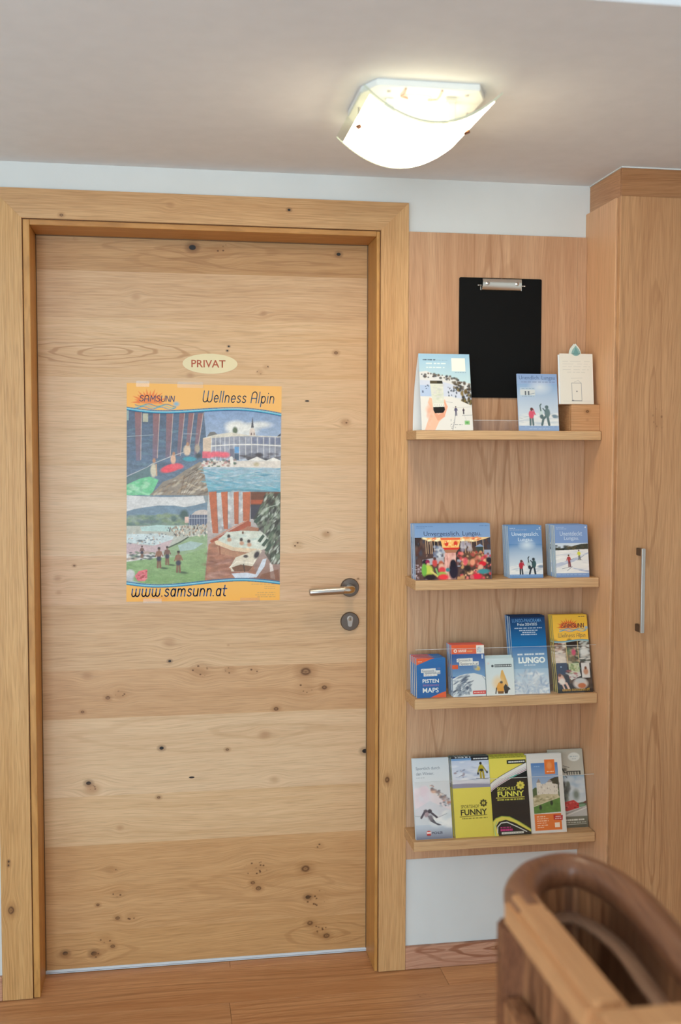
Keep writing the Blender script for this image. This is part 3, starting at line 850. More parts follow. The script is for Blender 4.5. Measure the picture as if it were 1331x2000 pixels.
# ------------------------------------------------------------------ the big poster
def poster_art():
    A = Art(303, 424, 1.12, (240, 180, 98), 5)
    A.grad([(0, 0), (303, 0), (303, 60), (0, 60)], (240, 182, 106), (236, 184, 112), .8, True)
    wt = lambda u: 46.5 + 5.5 * math.sin(min(max(u / 118.0, 0), 1) * math.pi * .9) if u < 62 else (52 - 8.5 * (.5 - .5 * math.cos(min((u - 62) / 155.0, 1) * math.pi)) if u < 217 else 43.5 + 9.5 * ((u - 217) / 86.0) ** 1.7)
    wb = lambda u: 385 + 6 * math.sin(min(u / 62.0, 1) * math.pi / 2) if u < 62 else (391 - 11.5 * (.5 - .5 * math.cos(min((u - 62) / 165.0, 1) * math.pi)) if u < 227 else 379.5 + 7 * ((u - 227) / 76.0) ** 1.6)
    us = np.linspace(0, 303, 60)
    top = [(u, wt(u) + 5) for u in us]
    mid = lambda u: 216 + 3 * math.sin(u / 153 * math.pi) if u < 153 else 208 + 4 * abs((u - 215) / 65) ** 1.5
    A.rect(0, 46, 303, 392, (150, 160, 170))
    # A: indoor slide hall with blue glass wall
    PA = [(u, wt(u) + 4) for u in us if u <= 150] + [(154, 100), (157, 160), (160, 214)] + [(u, mid(u)) for u in us[::-1] if u <= 153]
    A.grad(PA, (76, 96, 128), (108, 132, 160))
    A.noise(PA, .22, 16, 4); A.noise(PA, .12, 3, 2)
    A.specks(50, [(5, 80), (140, 70), (120, 160), (5, 180)], [(92, 128, 168), (70, 90, 128), (110, 150, 170)], 3, 8, (2.2, .4), .35)
    for u, lean in ((22, 0), (57, -3), (83, -4), (107, -7), (125, -9), (143, -10)):
        wv = 6.5 if u < 100 else 5
        A.grad([(u - wv, 56), (u + wv * .9, 56), (u + wv * .7 + lean, 152 - (u / 9)), (u - wv * .6 + lean, 152 - (u / 9))], (150, 98, 98), (122, 110, 136), .9)
        A.line([(u + wv, 56), (u + wv * .8 + lean, 150 - (u / 9))], 1.1, (226, 200, 188), .8)
    A.rect(31, 58, 41, 74, (200, 200, 178), .85); A.rect(-1, 52, 4, 72, (150, 176, 178), .9)
    A.line([(0, 103), (52, 99)], 1, (190, 208, 220), .7); A.line([(110, 96), (138, 96)], .9, (190, 208, 220), .7)
    A.line([(0, 180), (40, 162), (48, 156), (82, 142), (110, 132)], 1.4, (206, 206, 214), .85)
    A.poly([(0, 182), (44, 160), (50, 190), (58, 216), (0, 216)], (98, 128, 136), .9)
    A.poly([(0, 196), (26, 184), (44, 180), (62, 186), (48, 216), (0, 216)], (118, 206, 158)); A.specks(40, [(2, 198), (40, 184), (44, 214), (2, 214)], [(176, 226, 196), (96, 190, 140), (160, 214, 190)], 1.5, 5, (1.6, .7), .6)
    A.poly([(58, 204), (70, 190), (92, 182), (112, 168), (142, 150), (160, 158), (160, 216), (44, 216)], (150, 140, 132))
    A.specks(110, [(60, 206), (95, 184), (145, 152), (160, 160), (160, 214), (50, 214)], [(196, 182, 164), (120, 100, 84), (176, 150, 126), (222, 214, 204), (104, 92, 88)], 1.2, 4.2, (1.7, .6), .6, -.5)
    for q in range(5): A.line([(104 + q * 4, 214), (112 + q * 12, 178 - q * 3)], .9, (110, 76, 54), .7)
    A.line([(110, 184), (146, 160)], 1.1, (70, 58, 54), .8); A.line([(112, 190), (152, 206)], 1.0, (214, 196, 170), .8)
    A.ell(52, 168, 6, 13, (214, 208, 190), 1, .2); A.ell(53, 149, 3, 4.5, (190, 140, 112), 1, .3); A.line([(57, 156), (58, 178)], 2.4, (206, 168, 140))
    A.ell(86, 163, 21, 7.5, (238, 84, 104), 1, .15, -.28); A.ell(98, 160, 12, 5, (232, 96, 116), 1, .2); A.ell(90, 146, 5, 9, (226, 186, 164), 1, .2); A.ell(91, 135, 2.6, 3.6, (190, 140, 112), 1, .3)
    A.ell(122, 145, 13, 4.5, (66, 160, 186), 1, .2); A.ell(117, 128, 7, 10, (220, 200, 182), 1, .2); A.ell(118, 116, 2.6, 3.6, (196, 150, 120), 1, .3); A.ell(137, 124, 5, 8, (176, 164, 152), 1, .3)
    A.ell(139, 138, 6, 5, (60, 72, 84), .9, .4)
    # B: glass pool building, church and outdoor pool
    PB = [(150, 55)] + [(u, wt(u) + 4) for u in us if u >= 150] + [(303, 210)] + [(u, mid(u)) for u in us[::-1] if u >= 160] + [(160, 213), (157, 160), (154, 100)]
    A.grad(PB, (128, 158, 206), (190, 204, 224), power=.8)
    for x, y, rx, ry in ((203, 80, 11, 8), (214, 76, 12, 7), (222, 82, 16, 9), (240, 82, 18, 8), (206, 88, 12, 8), (262, 76, 20, 6), (230, 92, 22, 8)):
        A.ell(x, y, rx, ry, (238, 240, 242), .8, .5)
    A.poly([(156, 100), (162, 92), (170, 91), (178, 97), (160, 106)], (120, 120, 122)); A.ell(211, 88, 5, 7, (92, 110, 88), 1, .3)
    A.poly([(239, 100), (240, 86), (245, 81), (250, 86), (252, 100)], (226, 214, 210)); A.poly([(242.6, 82), (245.4, 60), (248.2, 82)], (72, 76, 92)); A.rect(242, 92, 244.5, 97, (120, 96, 96)); A.rect(248, 92, 250, 97, (120, 96, 96))
    A.poly([(293, 100), (302, 92), (302, 97), (297, 100)], (58, 62, 74))
    A.poly([(148, 104), (168, 98), (188, 94), (205, 92), (236, 97), (303, 99), (303, 112), (150, 116)], (222, 218, 210))
    A.poly([(148, 105), (164, 102), (164, 134), (148, 134)], (216, 196, 180))
    A.poly([(165, 104), (205, 100), (240, 99), (302, 100), (302, 147), (165, 142)], (150, 156, 178))
    A.noise([(165, 100), (302, 100), (302, 147), (165, 147)], .25, 7, 9)
    for i, x in enumerate((165, 173, 182, 191, 200, 209, 220, 232, 244, 256, 268, 280, 291)):
        if x > 240: A.rect(x + 1, 101, x + 10, 114, (96, 110, 152), .6)
        A.line([(x, 101), (x + .5, 145)], 1.1, (226, 228, 236), .95)
    A.line([(165, 119), (205, 116), (250, 115), (302, 117)], 2.2, (232, 234, 238)); A.rect(210, 120, 219, 132, (90, 160, 222), .9); A.rect(200, 124, 210, 142, (110, 112, 138), .8); A.rect(210, 133, 219, 146, (58, 86, 116), .9)
    A.specks(34, [(220, 134), (302, 132), (302, 147), (220, 147)], [(58, 64, 84), (90, 88, 104), (74, 66, 74)], 2, 5, (1.6, .7), .7)
    for x in (162, 170, 179, 187, 193): A.ell(x, 137 - (x % 3), 8, 5.5, (236, 100, 124), .85, .3); A.line([(x, 140), (x, 150)], 1.2, (190, 120, 130), .8)
    A.rect(147, 130, 162, 143, (232, 104, 128), .9)
    A.poly([(236, 147), (255, 139), (274, 147)], (238, 238, 240)); A.poly([(270, 148), (288, 140), (302, 146), (302, 149)], (238, 238, 240)); A.poly([(224, 147), (231, 143), (239, 147)], (196, 210, 232))
    A.poly([(148, 148), (302, 147), (302, 161), (148, 160)], (228, 222, 220))
    A.specks(60, [(148, 146), (212, 146), (212, 158), (148, 160)], [(60, 66, 84), (238, 236, 236), (150, 120, 112), (90, 120, 104), (206, 150, 150)], 1, 3, (1.2, .9), .8)
    A.ell(254, 154, 6, 4, (190, 178, 146), .9, .4); A.line([(204, 142), (206, 160)], 6, (238, 238, 240), .9)
    PW = [(148, 160), (302, 161), (302, 208), (215, 206), (160, 213)]
    A.grad(PW, (164, 190, 214), (112, 178, 204))
    A.specks(190, PW, [(70, 150, 190), (186, 208, 226), (120, 196, 214), (206, 216, 228), (84, 166, 200), (156, 186, 210)], 1.5, 5, (2.4, .32), .55)
    A.poly([(160, 207), (190, 204), (215, 203), (260, 204), (303, 208), (303, 210), (215, 207), (160, 213)], (96, 150, 176), .9)
    # C: lawn, paddling pools and mountains
    PC = [(u, mid(u) + .5) for u in us if u <= 153] + [(157, 240), (158, 320), (153, 384)] + [(u, wb(u)) for u in us[::-1] if u <= 153]
    A.grad(PC, (216, 218, 226), (226, 226, 230)); A.noise(PC, .06, 20, 6)
    A.poly([(0, 248), (16, 243), (40, 239), (62, 236), (90, 236), (112, 239), (134, 235), (157, 229), (158, 280), (0, 280)], (118, 144, 170)); A.noise([(0, 236), (158, 236), (158, 262), (0, 262)], .12, 10, 4)
    A.poly([(0, 262), (30, 256), (70, 254), (120, 254), (158, 250), (158, 285), (0, 285)], (120, 146, 140))
    A.specks(90, [(2, 258), (70, 254), (110, 254), (120, 272), (2, 274)], [(104, 134, 124), (140, 160, 126), (94, 118, 130), (150, 166, 160)], 2, 6, (1.4, .7), .6)
    A.ell(112, 254, 8, 10, (72, 98, 100), 1, .3); A.ell(92, 262, 5, 6, (92, 118, 118), 1, .3)
    A.poly([(126, 254), (134, 247), (142, 244.5), (152, 244), (158, 246), (158, 254)], (206, 196, 196)); A.rect(120, 254, 158, 276, (92, 104, 134)); A.rect(113, 258, 121, 270, (228, 196, 190))
    for x in range(122, 158, 5): A.line([(x, 254), (x, 276)], .8, (178, 184, 204), .9)
    A.line([(120, 261), (158, 260.5)], 1, (206, 210, 222))
    A.poly([(0, 276), (158, 274), (158, 330), (0, 330)], (190, 194, 190))
    A.poly([(26, 278), (60, 274), (100, 276), (110, 282), (84, 287), (30, 286)], (188, 220, 222)); A.poly([(-1, 292), (60, 291), (92, 296), (86, 308), (54, 314), (-1, 308)], (206, 222, 232))
    A.poly([(-1, 309), (52, 315), (90, 302), (78, 322), (54, 332), (-1, 330)], (204, 182, 192))
    A.poly([(84, 316), (120, 298), (158, 292), (158, 322), (110, 336), (70, 336)], (150, 178, 142)); A.poly([(100, 314), (124, 306), (150, 310), (132, 322), (104, 326)], (170, 196, 200))
    A.line([(82, 318), (104, 308), (120, 298)], 2.6, (74, 88, 74))
    A.specks(150, [(70, 280), (158, 272), (158, 296), (96, 296)], [(70, 66, 76), (214, 196, 180), (150, 120, 100), (230, 226, 220), (110, 118, 120), (190, 160, 140)], .8, 2.2, (.8, 1.2), .85)
    A.specks(60, [(2, 288), (84, 290), (84, 312), (2, 312)], [(96, 104, 120), (200, 170, 150), (130, 150, 170), (232, 236, 240)], .8, 2.0, (1.1, .8), .8)
    A.ell(26, 305, 6, 2, (90, 104, 116), .9, .4)
    PG = [(0, 346), (60, 338), (100, 336), (158, 318), (157, 350), (153, 384), (112, 388), (62, 391), (0, 385)]
    A.grad(PG, (150, 182, 136), (126, 166, 106)); A.specks(220, PG, [(160, 190, 138), (112, 152, 96), (138, 174, 118)], 1.2, 4, (1.8, .5), .35)
    A.specks(26, [(2, 328), (50, 326), (56, 342), (2, 344)], [(232, 232, 232), (70, 84, 92), (180, 160, 150), (120, 140, 120)], 1.4, 4, (1.7, .7), .9)
    for x, y, h_ in ((63, 357, 40), (79, 351, 36), (101, 366, 42), (30, 338, 24)):
        A.ell(x + h_ * .22, y + 1.5, h_ * .22, h_ * .05, (58, 82, 62), .85, .4, .12)
        A.person(x, y, h_, (150, 104, 84) if h_ > 38 else (120, 86, 80), (132, 94, 76), (130, 92, 76), (44, 36, 38))
        A.ell(x, y - h_ * .42, h_ * .12, h_ * .12, (52, 56, 80), 1, .3)
    A.poly([(16, 374), (24, 364), (40, 361), (40, 378), (36, 384), (22, 384)], (228, 112, 128)); A.specks(20, [(18, 374), (38, 364), (38, 382), (22, 382)], [(240, 150, 156), (196, 80, 92), (170, 60, 60)], 1, 3, (1.4, .6), .8)
    A.ell(7, 370, 9, 9, (206, 208, 214), 1, .2); A.ell(6, 380, 8, 6, (190, 194, 204), .9, .3); A.ell(12, 386, 10, 2, (170, 200, 220), .9, .4)
    # D: indoor whirlpool with red timber posts and loungers
    PD = [(160, 213)] + [(u, mid(u) + 1) for u in us if u >= 162] + [(303, 386)] + [(u, wb(u)) for u in us[::-1] if u >= 154] + [(153, 384), (158, 320), (157, 240)]
    A.grad(PD, (206, 214, 222), (150, 100, 84))
    A.specks(40, [(160, 212), (245, 208), (240, 268), (165, 290)], [(222, 226, 232), (150, 160, 176), (190, 200, 212)], 2, 6, (1, 1.2), .6)
    for a0, a1, b0, b1, yb in ((160, 175, 168, 179, 290), (184, 197, 190, 198, 282), (209, 219, 211, 219, 272), (227, 243, 228, 241, 266)):
        A.grad([(a0, 209), (a1, 208), (b1, yb), (b0, yb)], (198, 108, 72), (186, 104, 72)); A.line([(a1, 209), (b1, yb)], 1, (120, 66, 50), .7)
    A.rect(243, 208, 303, 240, (112, 64, 44)); A.rect(243, 224, 272, 232, (176, 84, 52)); A.rect(243, 234, 275, 262, (58, 60, 80))
    A.poly([(162, 306), (200, 286), (238, 265), (244, 268), (244, 276), (205, 292), (170, 312)], (178, 88, 62)); A.line([(164, 304), (198, 284), (238, 264)], 1.6, (214, 140, 104))
    A.poly([(154, 384), (160, 312), (176, 304), (200, 300), (238, 276), (262, 280), (240, 330), (260, 384)], (172, 118, 96)); A.noise([(154, 300), (260, 300), (260, 386), (154, 386)], .2, 9, 5)
    A.specks(40, [(160, 330), (210, 326), (220, 372), (158, 380)], [(196, 158, 150), (140, 84, 70), (184, 132, 116), (120, 72, 60)], 2, 7, (2.2, .6), .5)
    A.poly([(180, 302), (196, 288), (228, 285), (260, 286), (286, 296), (284, 318), (256, 326), (210, 320), (178, 308)], (214, 222, 216)); A.specks(50, [(186, 300), (260, 288), (278, 314), (210, 314)], [(232, 238, 236), (176, 200, 200), (206, 214, 206)], 2, 5, (2, .6), .5)
    A.poly([(172, 306), (178, 304), (210, 318), (256, 321), (256, 330), (208, 325), (174, 312)], (226, 206, 180)); A.poly([(176, 316), (208, 326), (252, 331), (240, 344), (180, 330)], (186, 138, 112))
    for x, y in ((200, 296), (225, 303), (240, 306)): A.ell(x, y, 3.2, 3.8, (52, 40, 40), 1, .3); A.ell(x + 1, y + 7, 4.5, 4, (206, 160, 136), 1, .3)
    A.ell(228, 289, 2, 3, (120, 80, 60), 1, .3); A.line([(182, 316), (183, 332)], 3, (150, 88, 66), .9)
    A.poly([(203, 357), (214, 338), (236, 330), (262, 320), (266, 326), (250, 352), (240, 366), (206, 366)], (222, 214, 200)); A.line([(202, 358), (216, 346), (250, 350), (262, 322)], 1.8, (238, 234, 226)); A.poly([(206, 358), (224, 352), (248, 356), (240, 366), (212, 366)], (124, 82, 58)); A.line([(230, 352), (232, 366)], 1.8, (60, 46, 44)); A.ell(256, 333, 5, 8, (52, 44, 58), 1, .3, .5); A.ell(234, 336, 5, 3, (70, 60, 62), 1, .3)
    A.poly([(254, 372), (268, 342), (276, 340), (272, 356), (256, 378), (214, 380), (206, 370), (236, 368)], (212, 222, 242)); A.poly([(282, 350), (286, 346), (292, 372), (294, 382), (284, 380)], (228, 220, 222)); A.poly([(266, 372), (300, 362), (302, 384), (262, 380)], (132, 80, 54), .8)
    A.poly([(248, 262), (262, 238), (272, 214), (303, 210), (303, 352), (286, 352), (272, 330), (280, 300), (262, 284)], (58, 64, 58), .8)
    A.specks(260, [(256, 262), (272, 214), (302, 212), (302, 350), (288, 350), (274, 320), (280, 300), (262, 282)], [(34, 46, 42), (92, 112, 96), (206, 216, 210), (128, 146, 128), (52, 70, 58), (150, 160, 146), (40, 38, 40)], 1.4, 5.0, (.55, 1.5), .75, .5)
    for x, y in ((254, 262), (262, 300), (270, 308), (276, 318)): A.poly([(x + 6, y - 8), (x + 10, y - 4), (x + 1, y + 9), (x - 5, y + 6)], (58, 84, 74))
    A.line([(257, 258), (275, 240), (300, 232)], 1.2, (196, 208, 204), .7)
    A.noise([(0, 50), (303, 50), (303, 386), (0, 386)], .10, 2.2, 1.8); A.noise([(0, 50), (303, 50), (303, 386), (0, 386)], .10, 7, 5); A.rect(0, 50, 303, 390, (176, 172, 168), .13)
    A.poly([(0, 0), (303, 0)] + [(u, wt(u) + 1) for u in us[::-1]], (240, 184, 108))
    A.grad([(0, 0), (303, 0)] + [(u, wt(u) + 1) for u in us[::-1]], (242, 186, 104), (238, 186, 116), .8, True)
    # ribbons
    for fn, s_ in ((wt, 1), (wb, 1)):
        P = [(u, fn(u)) for u in us]
        A.line([(u, v + 5.2) for u, v in P], 1.6, (44, 74, 120)); A.line([(u, v + 3) for u, v in P], 3.4, (70, 168, 208)); A.line([(u, v + 2.4) for u, v in P], 1.0, (170, 220, 236)); A.line([(u, v) for u, v in P], 1.6, (40, 110, 160))
    foot = [(u, wb(u) + 6) for u in us] + [(303, 424), (0, 424)]
    A.grad(foot, (240, 186, 104), (244, 182, 92))
    A.specks(12, [(30, 414), (80, 414), (80, 422), (30, 422)], [(236, 160, 84)], 3, 6, (2, .6), .3)
    A.rect(224, 418, 262, 424, (246, 164, 78), .5)
    for k, (a, b) in enumerate(((246, 294), (272, 294), (272, 294), (258, 294), (254, 294), (258, 294))):
        A.bars(a, b, (391.5, 396, 400, 408.5, 413, 417)[k], 1.0, (120, 110, 120), 7, .65)
    logo(A, 8, 4, 92)
    return A


po = empty('poster', (.5334, LY - .0004, 1.0249), 'large orange spa poster with four photographs taped to the door', 'poster', rot=(0, .0110, 0))
pa = poster_art()
pm = link('print', pa.mesh('poster_print', .420, .594), MAT['print'], po); pm.location = (0, -.0006, 0)
box('sheet', -.21, .21, -.0005, .0, 0, .594, MAT['paper'], po, 0, 1, False)
ps = Sheet(pm, .420, .594, 303, 424)
ps.stroke('Wellness Alpin', 147, 288.5, 33.5, 12.0, (62, 94, 132), .15, .16, base=(-.0, 1.62))
ps.stroke('www.samsunn.at', 9.5, 198, 414, 393.5, (52, 88, 146), .175, .16, base=(0, 1.42))
ps.stroke('SAMSUNN', 24, 93, 35, 22.5, (70, 72, 112), .17, .10)
tape_m = clear_mat('adhesive_tape', (.98, .97, .95), .045, .3)
for x0, x1, z in ((-.075, -.005, .5945), (-.185, -.150, .5945)):
    box('tape', x0, x1, -.0011, -.0008, z - .010, z + .006, tape_m, po, 0, 1, False)
for x0, x1 in ((-.165, -.115), (.10, .155)):
    box('tape', x0, x1, -.0011, -.0008, -.004, .008, tape_m, po, 0, 1, False)
# ------------------------------------------------------------------ booklets and leaflets
ORD = ['front', 'second', 'third', 'fourth', 'fifth', 'sixth', 'seventh']
def stack(name, what, cat, group, W, Hh, t, xc, zb, yb, lean, n, A, edge=(222, 226, 230), cover=None, dx=0.0, gap=.0004, rz=0.0, dz=0.0, jit=.0012, gloss=True, res=0):
    """n leaning copies one behind the other; the first carries the lettering. Returns the front copy's Sheet"""
    rnd = random.Random(len(what) * 7 + n)
    root = empty(name, (xc, yb, zb + .0003), (what + ', front of its stack') if n > 1 else what, cat, group if n > 1 else None, rot=(-lean, 0, rz))
    em = ink(edge)
    pages = box('pages', -W / 2 + .0006, W / 2 - .0004, .0008, t - .0006, .0006, Hh - .0006, em, root, 0, 1, False)
    back = box('back_cover', -W / 2, W / 2, t - .0006, t, 0, Hh, ink(cover or edge), root, 0, 1, False)
    cov = link('cover', A.mesh(name + '_cover', W, Hh), MAT['print_gloss' if gloss else 'print'], root)
    sheet = box('front_sheet', -W / 2, W / 2, .0002, .0007, 0, Hh, ink(cover or edge), root, 0, 1, False)
    kids = [pages, back, cov, sheet]
    for k in range(1, n):
        c = root.copy(); COL.objects.link(c)
        d = k * (t + gap)
        c.location = Vector((xc + dx * k + rnd.uniform(-jit, jit), yb + d / math.cos(lean), zb + .0003 + dz * k))
        c['label'] = '%s, %s of its stack' % (what, ORD[k])
        for ch in kids:
            q = ch.copy(); COL.objects.link(q); q.parent = c
    return Sheet(cov, W, Hh, A.w, A.h, -.0001)

def quad(A): return [(0, 0), (A.w, 0), (A.w, A.h), (0, A.h)]
def R(x0, y0, x1, y1): return [(x0, y0), (x1, y0), (x1, y1), (x0, y1)]

BLUE = (112, 146, 192)
def three_people(A, x, y, k, faded=False):
    dk = (92, 112, 118) if faded else (44, 52, 62)
    red = (212, 92, 116) if faded else (178, 44, 60)
    A.line([(x - 1.6 * k, y), (x - 1.4 * k, y - 10 * k)], 2.6 * k, dk); A.line([(x + 2.2 * k, y), (x + 1.4 * k, y - 10 * k)], 2.6 * k, dk)
    A.ell(x, y - 14 * k, 3.6 * k, 5.6 * k, red, 1, .15); A.line([(x + 3 * k, y - 17 * k), (x + 5 * k, y - 14 * k), (x + 2.6 * k, y - 21 * k)], 1.5 * k, red); A.ell(x + .6 * k, y - 21 * k, 2 * k, 2.2 * k, (96, 60, 56), 1, .2)
    x2 = x + 21 * k
    A.line([(x2 - 7 * k, y), (x2 - 5 * k, y - 8 * k), (x2 - 1 * k, y - 12 * k)], 3 * k, dk); A.line([(x2 + 2.5 * k, y), (x2 + .5 * k, y - 12 * k)], 3.2 * k, dk)
    A.ell(x2 + .5 * k, y - 16 * k, 3.8 * k, 6.5 * k, (104, 126, 132) if faded else (56, 84, 88), 1, .15); A.ell(x2, y - 24 * k, 2.4 * k, 2.4 * k, dk, 1, .2)
    A.ell(x2 - 8 * k, y - 16 * k, 2.8 * k, 5.5 * k, (196, 212, 218) if faded else (176, 190, 192), 1, .2); A.ell(x2 - 7 * k, y - 11 * k, 2.6 * k, 3 * k, dk, 1, .2)
    A.line([(x2 - 8 * k, y - 19 * k), (x2 - 9 * k, y - 26 * k), (x2 - 7.4 * k, y - 28 * k)], 1.6 * k, dk); A.line([(x2 - 2 * k, y - 18 * k), (x2 - 5 * k, y - 22 * k)], 1.6 * k, dk)

# --- shelf 1: tent card with a hand holding a phone
A = Art(100, 150, 1.5, (168, 206, 232), 11)
A.grad(R(0, 0, 100, 60), (158, 198, 230), (196, 222, 232))
A.poly([(0, 36), (14, 34), (34, 42), (56, 44), (80, 54), (100, 58), (100, 150), (0, 150)], (220, 222, 228))
A.poly([(0, 52), (40, 54), (70, 62), (100, 76), (100, 92), (60, 84), (0, 84)], (206, 214, 236)); A.poly([(0, 62), (26, 62), (28, 86), (0, 84)], (170, 194, 232), .8)
A.specks(80, [(2, 36), (40, 40), (68, 46), (100, 60), (100, 84), (70, 60), (40, 48), (4, 46)], [(60, 52, 50), (84, 70, 58), (110, 100, 84), (52, 58, 70)], 1, 2.8, (1.1, 1), .85)
A.specks(70, [(60, 60), (80, 70), (100, 78), (100, 100), (82, 100), (82, 80)], [(62, 60, 44), (100, 84, 52), (54, 56, 60), (130, 112, 70)], 1.2, 3.4, (.9, 1.2), .85)
A.specks(16, R(52, 62, 72, 84), [(54, 62, 86), (70, 84, 100)], .8, 2, (.8, 1.4), .9)
A.specks(6, R(2, 60, 20, 76), [(58, 72, 110)], .8, 1.6, (1.2, .8), .9)
A.poly([(0, 84), (60, 84), (100, 102), (100, 150), (0, 150)], (226, 225, 226)); A.line([(62, 106), (100, 104)], .6, (190, 190, 194)); A.line([(80, 121), (100, 120)], .8, (110, 112, 116), .9); A.line([(48, 94), (62, 96)], .6, (150, 150, 156))
A.line([(60, 150), (64, 134), (67, 118)], 1.2, (120, 124, 132), .8); A.specks(16, R(56, 128, 66, 149), [(70, 78, 96), (170, 172, 178)], .5, 1.1, (1, 1), .8)
A.person(68, 121, 18, (84, 80, 112), (96, 96, 122), lean=0); A.person(83, 118, 12, (66, 50, 70), (44, 42, 58))
A.line([(84, 120), (90, 138)], .7, (196, 198, 204))
A.poly([(6, 150), (14, 128), (22, 112), (14, 96), (18, 86), (30, 92), (48, 90), (52, 104), (46, 122), (34, 134), (26, 150)], (238, 190, 168)); A.poly([(22, 112), (34, 120), (48, 112), (46, 124), (32, 132)], (226, 158, 132), .8); A.line([(44, 94), (50, 104), (46, 116)], 4.5, (234, 172, 148))
A.specks(24, [(14, 96), (22, 92), (24, 128), (10, 146)], [(244, 206, 188), (232, 176, 154)], 2, 5, (1, 1.3), .4)
A.poly([(20, 53), (44, 53), (45, 59), (20, 59)], (84, 76, 58)); A.poly([(34, 53), (44, 53), (45, 59), (34, 59)], (40, 40, 34), .8); A.poly([(20, 59), (45, 59), (46, 110), (24, 112)], (216, 220, 212)); A.specks(36, R(23, 62, 44, 94), [(196, 206, 190), (226, 226, 220), (206, 206, 214)], 1, 4, (1.2, .7), .5)
A.poly([(24, 105), (46, 104), (47, 110), (43, 116), (27, 117), (24, 111)], (34, 32, 32)); A.rect(25, 98, 46, 104, (232, 232, 230), .9)
for k in range(5): A.ell(27.5 + 4.2 * k, 101, .8, .8, (120, 130, 126), .9)
A.rect(64, 8, 91, 34, (240, 240, 238))                       # plain white field where the code was
A.bars(8, 34, 12, 2.0, (60, 78, 104), 5, .9); A.bars(34, 56, 12.5, 1.0, (140, 160, 180), 5, .8); A.bars(14, 54, 19, 1.8, (236, 244, 248), 4, .8); A.bars(14, 50, 27, 1.8, (236, 244, 248), 4, .8); A.bars(70, 92, 36.5, 1.0, (120, 150, 176), 5, .8)
A.rect(84, 131, 94, 139, (150, 196, 140)); A.ell(89, 135, 3, 2, (92, 164, 96), .9); A.bars(66, 80, 139, 1.4, (120, 124, 126), 3, .8)
tz = 1.4925
tc = empty('tent_card', (1.159, -.07, tz), 'white tent card showing a hand with a phone over a snowy trail', 'display card')
def tent_y(f):
    return -.125 + f * .045
tw, th = .1378, .2065
fl = math.atan2(.045, .2015)
hostb = bmesh.new()
add_box(hostb, -tw / 2, tw / 2, .0003, .0012, 0, th)
fp = bm_done(hostb, 'front_panel', MAT['paper'], tc)
fp.location = (1.159 - 1.159, -.125 + .07, 0.0004); fp.rotation_euler = (-fl, 0, 0)
fc = link('printed_front', A.mesh('tent_print', tw, th), MAT['print_gloss'], fp)
zt = th * math.cos(fl); yt = -.125 + th * math.sin(fl)
prof = []
for k in range(15):
    f = k / 14.0
    z = zt * (1 - f)
    y = yt + (-.020 - yt) * f + .020 * math.sin(math.pi * f) ** .9 * (1 - .3 * f)
    prof.append((min(y, -.0145), z))
bm = bmesh.new()
rows = []
for (y, z) in prof:
    rows.append([bm.verts.new((sx * tw / 2, y + .07 + dy, z + .0005)) for sx in (-1, 1) for dy in (0, .0009)])
for r0, r1 in zip(rows, rows[1:]):
    for a, b in ((0, 2), (1, 3), (0, 1), (2, 3)):
        bm.faces.new((r0[a], r0[b], r1[b], r1[a]))
bm.faces.new((rows[0][0], rows[0][1], rows[0][3], rows[0][2])); bm.faces.new((rows[-1][0], rows[-1][1], rows[-1][3], rows[-1][2]))
bm_done(bm, 'back_panel', MAT['paper'], tc, False, True)
box('bottom_flap', -tw / 2, tw / 2, -.118 + .07, -.022 + .07, .0003, .0011, MAT['paper'], tc, 0, 1, False)

# --- clipboard on the panel
cb = empty('clipboard', (1.3333, -.0160, 1.5843), 'black clipboard with a silver clip hanging on the oak panel', 'clipboard')
pts = []
for cx, cz, a0 in ((1.2175 + .004, 1.5843 + .004, 180), (1.4492 - .004, 1.5843 + .004, 270), (1.4492 - .004, 1.9068 - .004, 0), (1.2175 + .004, 1.9068 - .004, 90)):
    pts += [(cx + .004 * math.cos(math.radians(a0 + q * 22.5)), cz + .004 * math.sin(math.radians(a0 + q * 22.5))) for q in range(5)]
prism('board', pts, 'y', -.0170, -.0135, MAT['black'], cb, .0004)
cl = box('clip_plate', 1.2755, 1.3925, -.0182, -.0172, 1.8735, 1.8890, MAT['chrome'], cb, .0004)
prof = [(-.0182, 1.8985), (-.0225, 1.9040), (-.0265, 1.9030), (-.0290, 1.8975), (-.0285, 1.8860), (-.0225, 1.8745), (-.0188, 1.8730)]
bm = bmesh.new()
a = [[bm.verts.new((x, y, z)) for (y, z) in prof] for x in (1.2795, 1.3885)]
b = [[bm.verts.new((x, y + .0009, z - .0005)) for (y, z) in prof] for x in (1.2795, 1.3885)]
for k in range(len(prof) - 1):
    bm.faces.new((a[0][k], a[1][k], a[1][k + 1], a[0][k + 1])); bm.faces.new((b[0][k], b[1][k], b[1][k + 1], b[0][k + 1]))
    for s_ in (0, 1): bm.faces.new((a[s_][k], a[s_][k + 1], b[s_][k + 1], b[s_][k]))
for k in (0, len(prof) - 1): bm.faces.new((a[0][k], a[1][k], b[1][k], b[0][k]))
bm_done(bm, 'clip_jaw', MAT['chrome'], cb, True, True)
for x in (1.2930, 1.3755):
    lathe_y('rivet', [(.0052, -.0283), (.0052, -.0300), (.0035, -.0312), (0, -.0315)], x, 1.8905, MAT['steel'], cb, 20)
for x0, x1 in ((1.2700, 1.2795), (1.3885, 1.3985)):
    tube('spring_pin', [(x0, -.0205, 1.8860), (x1, -.0205, 1.8860)], .0017, MAT['chrome'], cb, 10)
for x in (1.2690, 1.3995):
    tube('pin_head', [(x - .0016, -.0205, 1.8860), (x, -.0205, 1.8860), (x + .0016, -.0205, 1.8860)], [.0018, .0028, .0018], MAT['chrome'], cb, 10)
